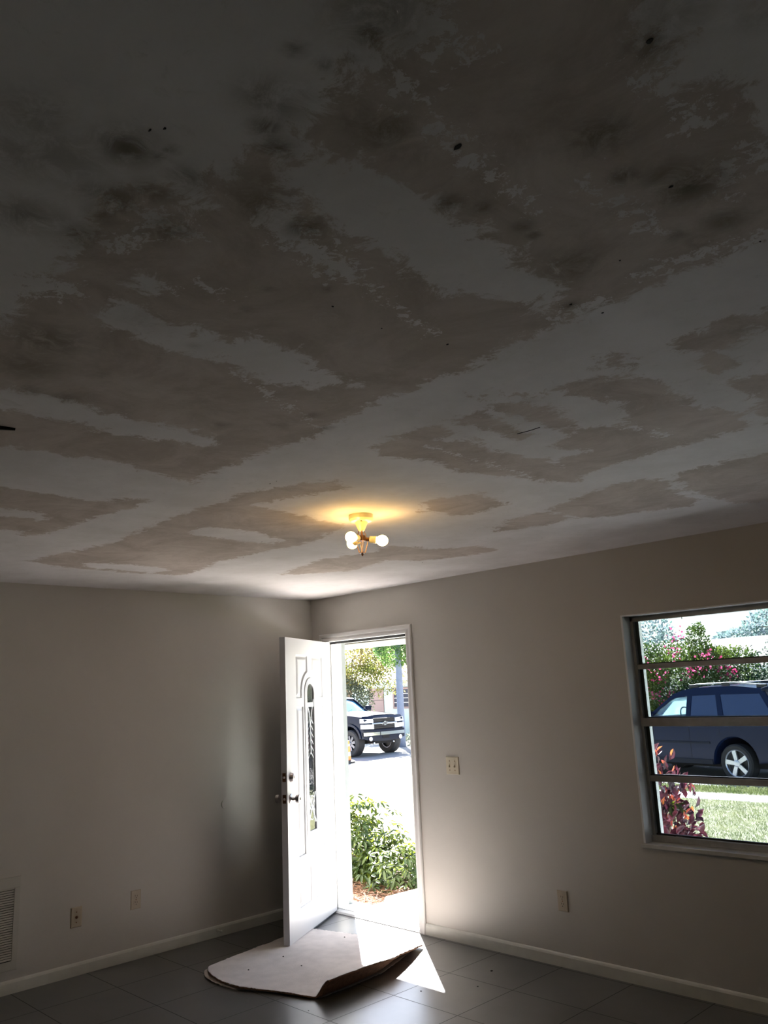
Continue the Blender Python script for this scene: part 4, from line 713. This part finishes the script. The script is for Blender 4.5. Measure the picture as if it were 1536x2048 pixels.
# ------------------------------------------------------------------ vehicles
def arc(cx, cz, r, a0, a1, n=12): return [(cx + r * math.cos(t), cz + r * math.sin(t)) for t in np.linspace(a0, a1, n)]
def body_block(name, m, parent, outline, hw, inset=.05):
    """side outline (x,z) carried across the width, rounded over at both sides"""
    P = np.array(outline); c = P.mean(0); sl = []
    b = MB(); loops = []
    for y, k in ((-hw, 1), (-hw + .05, 0), (hw - .05, 0), (hw, 1)):
        Q = P.copy()
        if k: # pull the skin in along its edge normals
            e = np.roll(P, -1, 0) - np.roll(P, 1, 0); nn = np.stack([e[:, 1], -e[:, 0]], 1); nn /= np.linalg.norm(nn, axis=1, keepdims=True) + 1e-9
            area = np.sum(P[:, 0] * np.roll(P[:, 1], -1) - np.roll(P[:, 0], -1) * P[:, 1]); Q = P - nn * inset * np.sign(area) * .55
        loops.append([(q[0], y, q[1]) for q in Q])
    b.rings(loops, cap=False); tr = geometry.tessellate_polygon([[Vector((q[0], q[2], 0)) for q in loops[0]]])
    for li in (0, 3): b.add(loops[li], [tuple(t_) for t_ in tr])
    return b.build(name, m, parent, smooth=True, angle=28)
def wheel(parent, x, y, z, r, w, rr, side, rim_m, spokes=5, spin=.3):
    """side = +1 outer face toward +y"""
    t = MB().lathe([(rr, -w * .42), (r * .90, -w * .5), (r * .985, -w * .40), (r, -w * .2), (r, w * .2), (r * .985, w * .40), (r * .90, w * .5), (rr, w * .42)], (x, y, z), (0, side, 0), 40, cap=False).build('tyre', 'tyre', parent, smooth=True)
    b = MB(); b.lathe([(rr * .93, w * .38), (rr * 1.0, w * .46), (rr * 1.02, w * .43), (rr * 1.02, -w * .4), (rr * .9, -w * .4), (rr * .9, w * .30)], (x, y, z), (0, side, 0), 40, cap=False)
    for k in range(spokes):
        a = spin + 2 * math.pi * k / spokes; d = np.array([math.cos(a), 0, math.sin(a)]); s = np.array([-math.sin(a), 0, math.cos(a)]); o = np.array([x, y, z]); yv = np.array([0, side, 0])
        q = []
        for yy in (w * .30, w * .44): q += [o + d * rr * .12 + s * rr * .14 + yv * yy, o + d * rr * .12 - s * rr * .14 + yv * yy, o + d * rr * .96 - s * rr * .17 + yv * (yy - .01), o + d * rr * .96 + s * rr * .17 + yv * (yy - .01)]
        b.hexa(q)
    b.lathe([(rr * .26, w * .2), (rr * .26, w * .46), (rr * .18, w * .49), (.01, w * .49)], (x, y, z), (0, side, 0), 20); b.build('wheel_rim', rim_m, t, smooth=True, angle=30)
    MB().lathe([(rr * .9, -w * .1), (rr * .9, w * .12), (.01, w * .12)], (x, y, z), (0, side, 0), 24).build('brake_disc', 'dark', t)
    return t
def greenhouse(parent, paint, outline, wins, hy, side_name='cab_side', th=.04):
    """outline polygon (x,z), wins list of (polygon, material, label); hy(z) half width"""
    for sg in (1, -1):
        fn = lambda a, c, d, sg=sg: (a, sg * (hy(c) - d), c)
        fr = MB().poly(outline, [w[0] for w in wins], fn, th).build(side_name, paint, parent)
        for pw, m, lb in wins:
            fn2 = lambda a, c, d, sg=sg: (a, sg * (hy(c) - .012 - d), c); g = MB().poly(pw, [], fn2, .006).build('side_window', m, fr)

# --- dark SUV, near side to the house, rear liftgate raised
sv = thing('suv', 'dark blue black SUV parked in the street with its rear liftgate raised', 'car', (-2.55, 13.78, gz(13.7) - .02), R(167))
off = -1.0   # the near side wheel stands at local y=+1 of the body centre line
def yo(b_, dy=-.98):
    b_.v = [(x, y + dy, z) for x, y, z in b_.v]; return b_
HW = 1.0
low = [(3.86, .42), (3.92, .60), (3.90, .95), (3.80, 1.16), (3.4, 1.27), (2.6, 1.36), (2.28, 1.385), (1.13, 1.395), (-.3, 1.395), (-1.08, 1.39), (-1.16, 1.2), (-1.20, .80), (-1.18, .52), (-1.0, .44), (-.54, .42)] + arc(0, .41, .535, math.pi, 0, 16) + [(.56, .36), (2.40, .36)] + arc(2.95, .41, .535, math.pi, 0, 16) + [(3.52, .40)]
root = bpy.data.objects.new('suv_pivot', None)
sb = thing('tmp', 'x', 'x'); COL.objects.unlink(sb); bpy.data.objects.remove(sb)
bpy.data.objects.remove(root)
o = body_block('body', 'navy', sv, low, HW); hyS = lambda z: .985 - max(0, z - 1.36) * .30
roofz = lambda x: float(np.interp(x, [-1.15, -.75, 0, 1.0, 1.35, 1.6, 2.3], [1.60, 1.96, 2.035, 2.02, 1.975, 1.89, 1.40]))
out = [(-1.13, 1.36), (2.36, 1.36)] + [(x, roofz(x)) for x in (2.3, 1.95, 1.6, 1.35, 1.0, .5, 0, -.5, -.74)]
wins = [([(1.20, 1.41), (2.14, 1.41), (1.72, 1.72), (1.56, 1.80), (1.20, 1.84)], M['carglass'], 'f'), ([(.34, 1.41), (1.08, 1.41), (1.08, 1.845), (.44, 1.86), (.38, 1.6)], M['tint'], 'r'), ([(-.98, 1.41), (.20, 1.41), (.32, 1.86), (-.66, 1.86)], M['tint'], 'q')]
greenhouse(sv, 'navy', out, wins, hyS)
b = MB(); xs = [1.72, 1.6, 1.35, 1.0, .5, 0, -.5, -.74, -.78]; b.rings([[(x, y * (hyS(roofz(x)) - .0), roofz(x) + .035 * (1 - y * y) - .0) for y in np.linspace(-1, 1, 11)] + [(x, y * (hyS(roofz(x))), roofz(x) - .05) for y in np.linspace(1, -1, 5)] for x in xs]); b.build('roof', 'navy', sv, smooth=True)
b = MB(); ws = [(2.36, 1.37), (2.05, 1.575), (1.70, 1.80)]; b.rings([[(x - .10 * y * y, y * (hyS(z) - .03), z) for y in np.linspace(-1, 1, 9)] + [(x - .10 * y * y - .01, y * (hyS(z) - .03), z - .008) for y in np.linspace(1, -1, 9)] for x, z in ws]); b.build('windshield', 'carglass', sv, smooth=True)
b = MB(); b.rings([[(2.6, y, 1.36 + .03 * (1 - y * y)) for y in np.linspace(-.92, .92, 7)] + [(2.6, .92, 1.25), (2.6, -.92, 1.25)], [(2.2, y * .98, 1.39 + .02 * (1 - y * y)) for y in np.linspace(-.92, .92, 7)] + [(2.2, .92, 1.25), (2.2, -.92, 1.25)]]); b.build('cowl', 'navy', sv)
for sg in (1, -1):
    rl = MB().tube([(1.15, sg * .72, roofz(1.15) + .05), (1.0, sg * .72, roofz(1.0) + .075), (0, sg * .72, roofz(0) + .075), (-.65, sg * .72, roofz(-.65) + .07), (-.78, sg * .72, roofz(-.78) + .04)], .018, 8).build('roof_rail', 'alu', sv, smooth=True)
    for x0, x1 in ((.95, 1.2), (.12, .32), (-.80, -.55)): bx('rail_foot', 'dark', x0, x1, sg * .72 - .022, sg * .72 + .022, roofz((x0 + x1) / 2) + .01, roofz((x0 + x1) / 2) + .085, rl, bevel=.01)
    for z0, z1, x0, x1 in ((.80, .845, .60, 2.38), (.36, .47, .58, 2.38)): bx('side_moulding', 'blackp', x0, x1, min(sg * HW, sg * (HW + .015)), max(sg * HW, sg * (HW + .015)), z0, z1, sv, bevel=.005)
    for x in (.33, 1.13, 2.15): bx('door_seam', 'hole', x - .004, x + .004, min(sg * HW, sg * (HW + .002)), max(sg * HW, sg * (HW + .002)), .5 if x > .4 else .98, 1.37, sv)
    for x in (.50, 1.32): bx('door_handle', 'navy', x, x + .20, min(sg * HW, sg * (HW + .03)), max(sg * HW, sg * (HW + .03)), 1.20, 1.235, sv, bevel=.008)
    wheel(sv, 0, sg * .86, .405, .405, .28, .285, sg, 'rim', 5, R(78)); wheel(sv, 2.95, sg * .86, .405, .405, .28, .285, sg, 'rim', 5, .2)
    MB().rings([[(-1.14, sg * .99, 1.0), (-1.02, sg * 1.004, 1.0), (-1.03, sg * 1.0, 1.34), (-1.13, sg * .985, 1.36)], [(-1.205, sg * .84, 1.0), (-1.205, sg * .82, 1.0), (-1.18, sg * .82, 1.34), (-1.18, sg * .84, 1.36)]]).build('tail_lamp', 'red', sv)
    MB().lathe([(.02, 0), (.10, .03), (.11, .10), (.06, .14)], (2.10, sg * 1.06, 1.42), (1, 0, 0), 12).build('side_mirror', 'navy', sv, smooth=True)
bx('underbody', 'hole', -.9, 3.7, -.80, .80, .30, .60, sv); bx('inner_sill', 'hole', .6, 2.3, -.9, .9, .45, 1.2, sv)
b = MB(); c = (1.62, .42, 1.40); b.tube([(c[0] + .05 * math.sin(t), c[1] + .19 * math.cos(t), c[2] + .18 * math.sin(t)) for t in np.linspace(0, 2 * math.pi, 22)], .016, 6); b.tube([(c[0] + .3, c[1], c[2] - .12), (c[0], c[1], c[2])], .03, 6); b.build('steering_wheel', 'dark', sv, smooth=True)
b = MB(); b.hexa([(2.02, -.8, 1.40), (2.02, .8, 1.40), (2.03, .8, 1.40), (2.03, -.8, 1.40), (1.68, -.72, 1.74), (1.68, .72, 1.74), (1.69, .72, 1.74), (1.69, -.72, 1.74)]); b.build('sun_shade', 'shade', sv)  # pale translucent panel added behind the windshield so the front glass looks bright
bx('dashboard', 'dark', 1.75, 2.25, -.85, .85, 1.0, 1.40, sv); bx('rear_view_mirror', 'dark', 1.60, 1.64, -.12, .14, 1.73, 1.81, sv, bevel=.01)
bx('cargo_trim', 'tint', -.80, 1.05, -.80, .80, 1.2, 1.88, sv)
for sg in (.42, -.42):
    s_ = MB().box(.95, 1.10, sg - .24, sg + .24, 1.2, 1.56).build('front_seat', 'seatm', sv, bevel=.04)
b = MB(); b.hexa([(-.74, -.86, 1.90), (-.74, .86, 1.90), (-.70, .84, 1.97), (-.70, -.84, 1.97), (-1.85, -.86, 2.12), (-1.85, .86, 2.12), (-1.83, .84, 2.24), (-1.83, -.84, 2.24)]); lg = b.build('liftgate', 'blackp', sv, bevel=.02)
MB().tube([(-1.08, .82, 1.5), (-1.4, .82, 2.04)], .02, 6).build('liftgate_strut', 'dark', lg); bx('rear_bumper', 'navy', -1.28, -1.1, -.95, .95, .45, .72, sv, bevel=.03)

# --- dark pickup, nose toward the house's right
tk = thing('pickup_truck', 'dark lifted pickup truck with chrome grille bar facing the doorway', 'car', (-16.5, 16.83, gz(17)), 0)
lowT = [(-.10, .66), (-.02, .80), (.0, 1.28), (-.10, 1.385), (-.7, 1.44), (-1.6, 1.50), (-1.85, 1.52), (-3.6, 1.52), (-5.7, 1.50), (-5.75, .85), (-5.2, .75), (-5.15, .75)] + arc(-4.62, .50, .58, 0.28, math.pi - .28, 12) + [(-4.0 - 1.2, .62)][:0] + [(-5.18, .66)][:0]
lowT = [(-.16, .62), (-.02, .80), (.0, 1.26), (-.10, 1.375), (-.7, 1.43), (-1.6, 1.49), (-1.85, 1.51), (-3.6, 1.51), (-5.7, 1.49), (-5.75, .85), (-5.22, .72)] + arc(-4.62, .50, .60, math.pi - .25, .25, 12) + [(-4.0, .62), (-1.34, .62)] + arc(-.72, .50, .56, math.pi - .25, .35, 12)
body_block('body', 'blackp', tk, lowT, 1.0)
hyT = lambda z: .93 - max(0, z - 1.5) * .32
outT = [(-1.75, 1.49), (-3.95, 1.49), (-3.98, 1.7), (-3.85, 2.03), (-3.5, 2.075), (-2.8, 2.08), (-2.5, 2.04), (-2.3, 1.93)]
greenhouse(tk, 'blackp', outT, [([(-1.95, 1.54), (-2.85, 1.54), (-2.85, 1.96), (-2.5, 1.95), (-2.33, 1.85)], M['tint'], 'f'), ([(-2.97, 1.54), (-3.80, 1.54), (-3.78, 1.92), (-2.97, 1.96)], M['tint'], 'r')], hyT)
b = MB(); b.rings([[(x, y * hyT(z), z + .03 * (1 - y * y)) for y in np.linspace(-1, 1, 9)] + [(x, y * hyT(z), z - .06) for y in (1, -1)] for x, z in ((-2.38, 1.985), (-2.5, 2.04), (-2.8, 2.08), (-3.5, 2.075), (-3.85, 2.03), (-3.95, 1.9))]); b.build('roof', 'blackp', tk, smooth=True)
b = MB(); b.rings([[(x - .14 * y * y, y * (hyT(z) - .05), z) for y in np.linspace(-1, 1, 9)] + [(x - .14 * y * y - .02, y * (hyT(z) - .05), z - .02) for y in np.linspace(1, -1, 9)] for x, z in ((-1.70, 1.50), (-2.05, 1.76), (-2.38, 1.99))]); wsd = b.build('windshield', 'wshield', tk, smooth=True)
for y in (-.35, .3): MB().tube([(-1.66, y, 1.51), (-1.80, y + .45, 1.60)], .010, 5).build('wiper', 'dark', wsd)
b = MB(); b.rings([[(x, y * .78, z + .05 * (1 - (y) ** 4)) for y in np.linspace(-1, 1, 9)] + [(x, .78, z - .05), (x, -.78, z - .05)] for x, z in ((-.12, 1.36), (-.6, 1.43), (-1.2, 1.47), (-1.68, 1.49))]); b.build('hood', 'blackp', tk, smooth=True)
gr = bx('grille', 'hole', -.05, .015, -.53, .53, .93, 1.30, tk, bevel=.03)
for k in range(6): bx('grille_slat', 'dark', .012, .022, -.51, .51, .955 + k * .06, .970 + k * .06, gr)
bx('grille_bar', 'chrome', .015, .055, -.62, .62, 1.085, 1.135, gr, bevel=.01)
b = MB(); E_ = [(-.14, 0), (-.12, .045), (-.045, .045), (-.045, .075), (.045, .075), (.045, .045), (.14, .045), (.12, 0), (.12, -.045), (.045, -.045), (.045, -.075), (-.045, -.075), (-.045, -.045), (-.14, -.045)]; E_ = [(-.15, .0), (-.12, .04), (-.05, .04), (-.05, .07), (.05, .07), (.05, .04), (.15, .04), (.12, -.04), (.05, -.04), (.05, -.07), (-.05, -.07), (-.05, -.04), (-.15, -.04)]
b.poly(E_, [], lambda a, c, d: (.056 + d, a, 1.11 + c), .015); em = b.build('emblem', 'chrome', gr)
b = MB(); b.poly([(a * .72, c * .62) for a, c in E_], [], lambda a, c, d: (.0725 + d, a, 1.11 + c), .004); b.build('emblem_face', 'darkrim', em)
for sg in (1, -1):
    hl = MB()
    hl.hexa([(-.12, sg * .56, 1.145), (-.20, sg * 1.0, 1.15), (-.20, sg * 1.0, 1.29), (-.12, sg * .56, 1.275), (.045, sg * .56, 1.145), (.0, sg * 1.012, 1.15), (-.03, sg * 1.012, 1.29), (.03, sg * .56, 1.275)]); h_ = hl.build('headlight', 'lens', tk)
    hl = MB(); hl.hexa([(-.12, sg * .54, .93), (-.16, sg * 1.0, .95), (-.16, sg * 1.0, 1.095), (-.12, sg * .54, 1.085), (.045, sg * .54, .93), (.01, sg * 1.010, .95), (.01, sg * 1.010, 1.095), (.045, sg * .54, 1.085)]); hl.build('headlight', 'lens', tk)
    bx('turn_signal', 'orange', -.13, -.06, min(sg * .97, sg * 1.003), max(sg * .97, sg * 1.003), .96, 1.02, h_)
    wheel(tk, -.68, sg * .90, .46, .46, .36, .27, sg, 'darkrim', 8, .2); wheel(tk, -4.62, sg * .86, .45, .45, .34, .26, sg, 'darkrim', 8, .5)
    MB().lathe([(.03, 0), (.075, .008), (.075, .03), (.04, .04)], (.06, sg * .74, .60), (1, 0, 0), 14).build('fog_lamp', 'lens', tk, smooth=True)
    b = MB(); b.hexa([(-1.95, sg * .95, 1.52), (-1.95, sg * 1.02, 1.50), (-2.05, sg * 1.02, 1.50), (-2.05, sg * .95, 1.52), (-1.93, sg * 1.02, 1.72), (-1.95, sg * 1.24, 1.72), (-2.05, sg * 1.24, 1.54), (-2.05, sg * 1.02, 1.54)]); MB().box(-2.05, -1.93, min(sg * 1.0, sg * 1.24), max(sg * 1.0, sg * 1.24), 1.54, 1.72).build('side_mirror', 'blackp', tk, bevel=.02)
    b = MB(); ao = arc(-.72, .50, .63, math.pi, .2, 14); ai = arc(-.72, .50, .55, math.pi, .2, 14); b.rings([[(x, sg * .99, z) for x, z in ao], [(x, sg * 1.05, z) for x, z in ao], [(x, sg * 1.05, z) for x, z in ai], [(x, sg * .99, z) for x, z in ai]], closed=False, cap=False); b.build('fender_flare', 'blackp', tk)
bu = MB(); bu.rings([[(-.10, y, z0), (.08 - .06 * abs(y) ** 3, y, z0), (.08 - .06 * abs(y) ** 3, y, z1), (-.10, y, z1)] for y, z0, z1 in [(yy, .50 + .10 * abs(yy) ** 3, .90) for yy in np.linspace(-1.02, 1.02, 15)]]); bp_ = bu.build('bumper', 'blackp', tk, smooth=True, angle=40)
for y0, y1 in ((-1.02, -.30), (-.26, 1.0)):
    b = MB(); b.rings([[(.02 - .06 * abs(y) ** 3, y, .70), (.10 - .06 * abs(y) ** 3, y, .71), (.10 - .06 * abs(y) ** 3, y, .82), (.02 - .06 * abs(y) ** 3, y, .83)] for y in np.linspace(y0, y1, 10)]); b.build('chrome_strip', 'chrome', bp_, smooth=True, angle=40)
bx('licence_recess', 'hole', .082, .092, -.17, .17, .60, .70, bp_); bx('skid_plate', 'hole', -.5, .03, -.55, .55, .42, .54, tk, bevel=.02)
for y in (-.55, .42): MB().lathe([(.035, 0), (.035, .05), (.02, .06)], (.0, y, .45), (1, 0, 0), 12).build('tow_hook', 'chrome', tk)
bx('underbody', 'hole', -5.3, -.4, -.66, .66, .42, .80, tk)
b = MB(); b.tube([(-.68, -.8, .45), (-.68, .8, .45)], .06, 8); b.tube([(-4.62, -.8, .45), (-4.62, .8, .45)], .06, 8); b.build('axles', 'dark', tk)
for o in [c for c in COL.objects if c.parent is sv]: o.location.y = -1.0
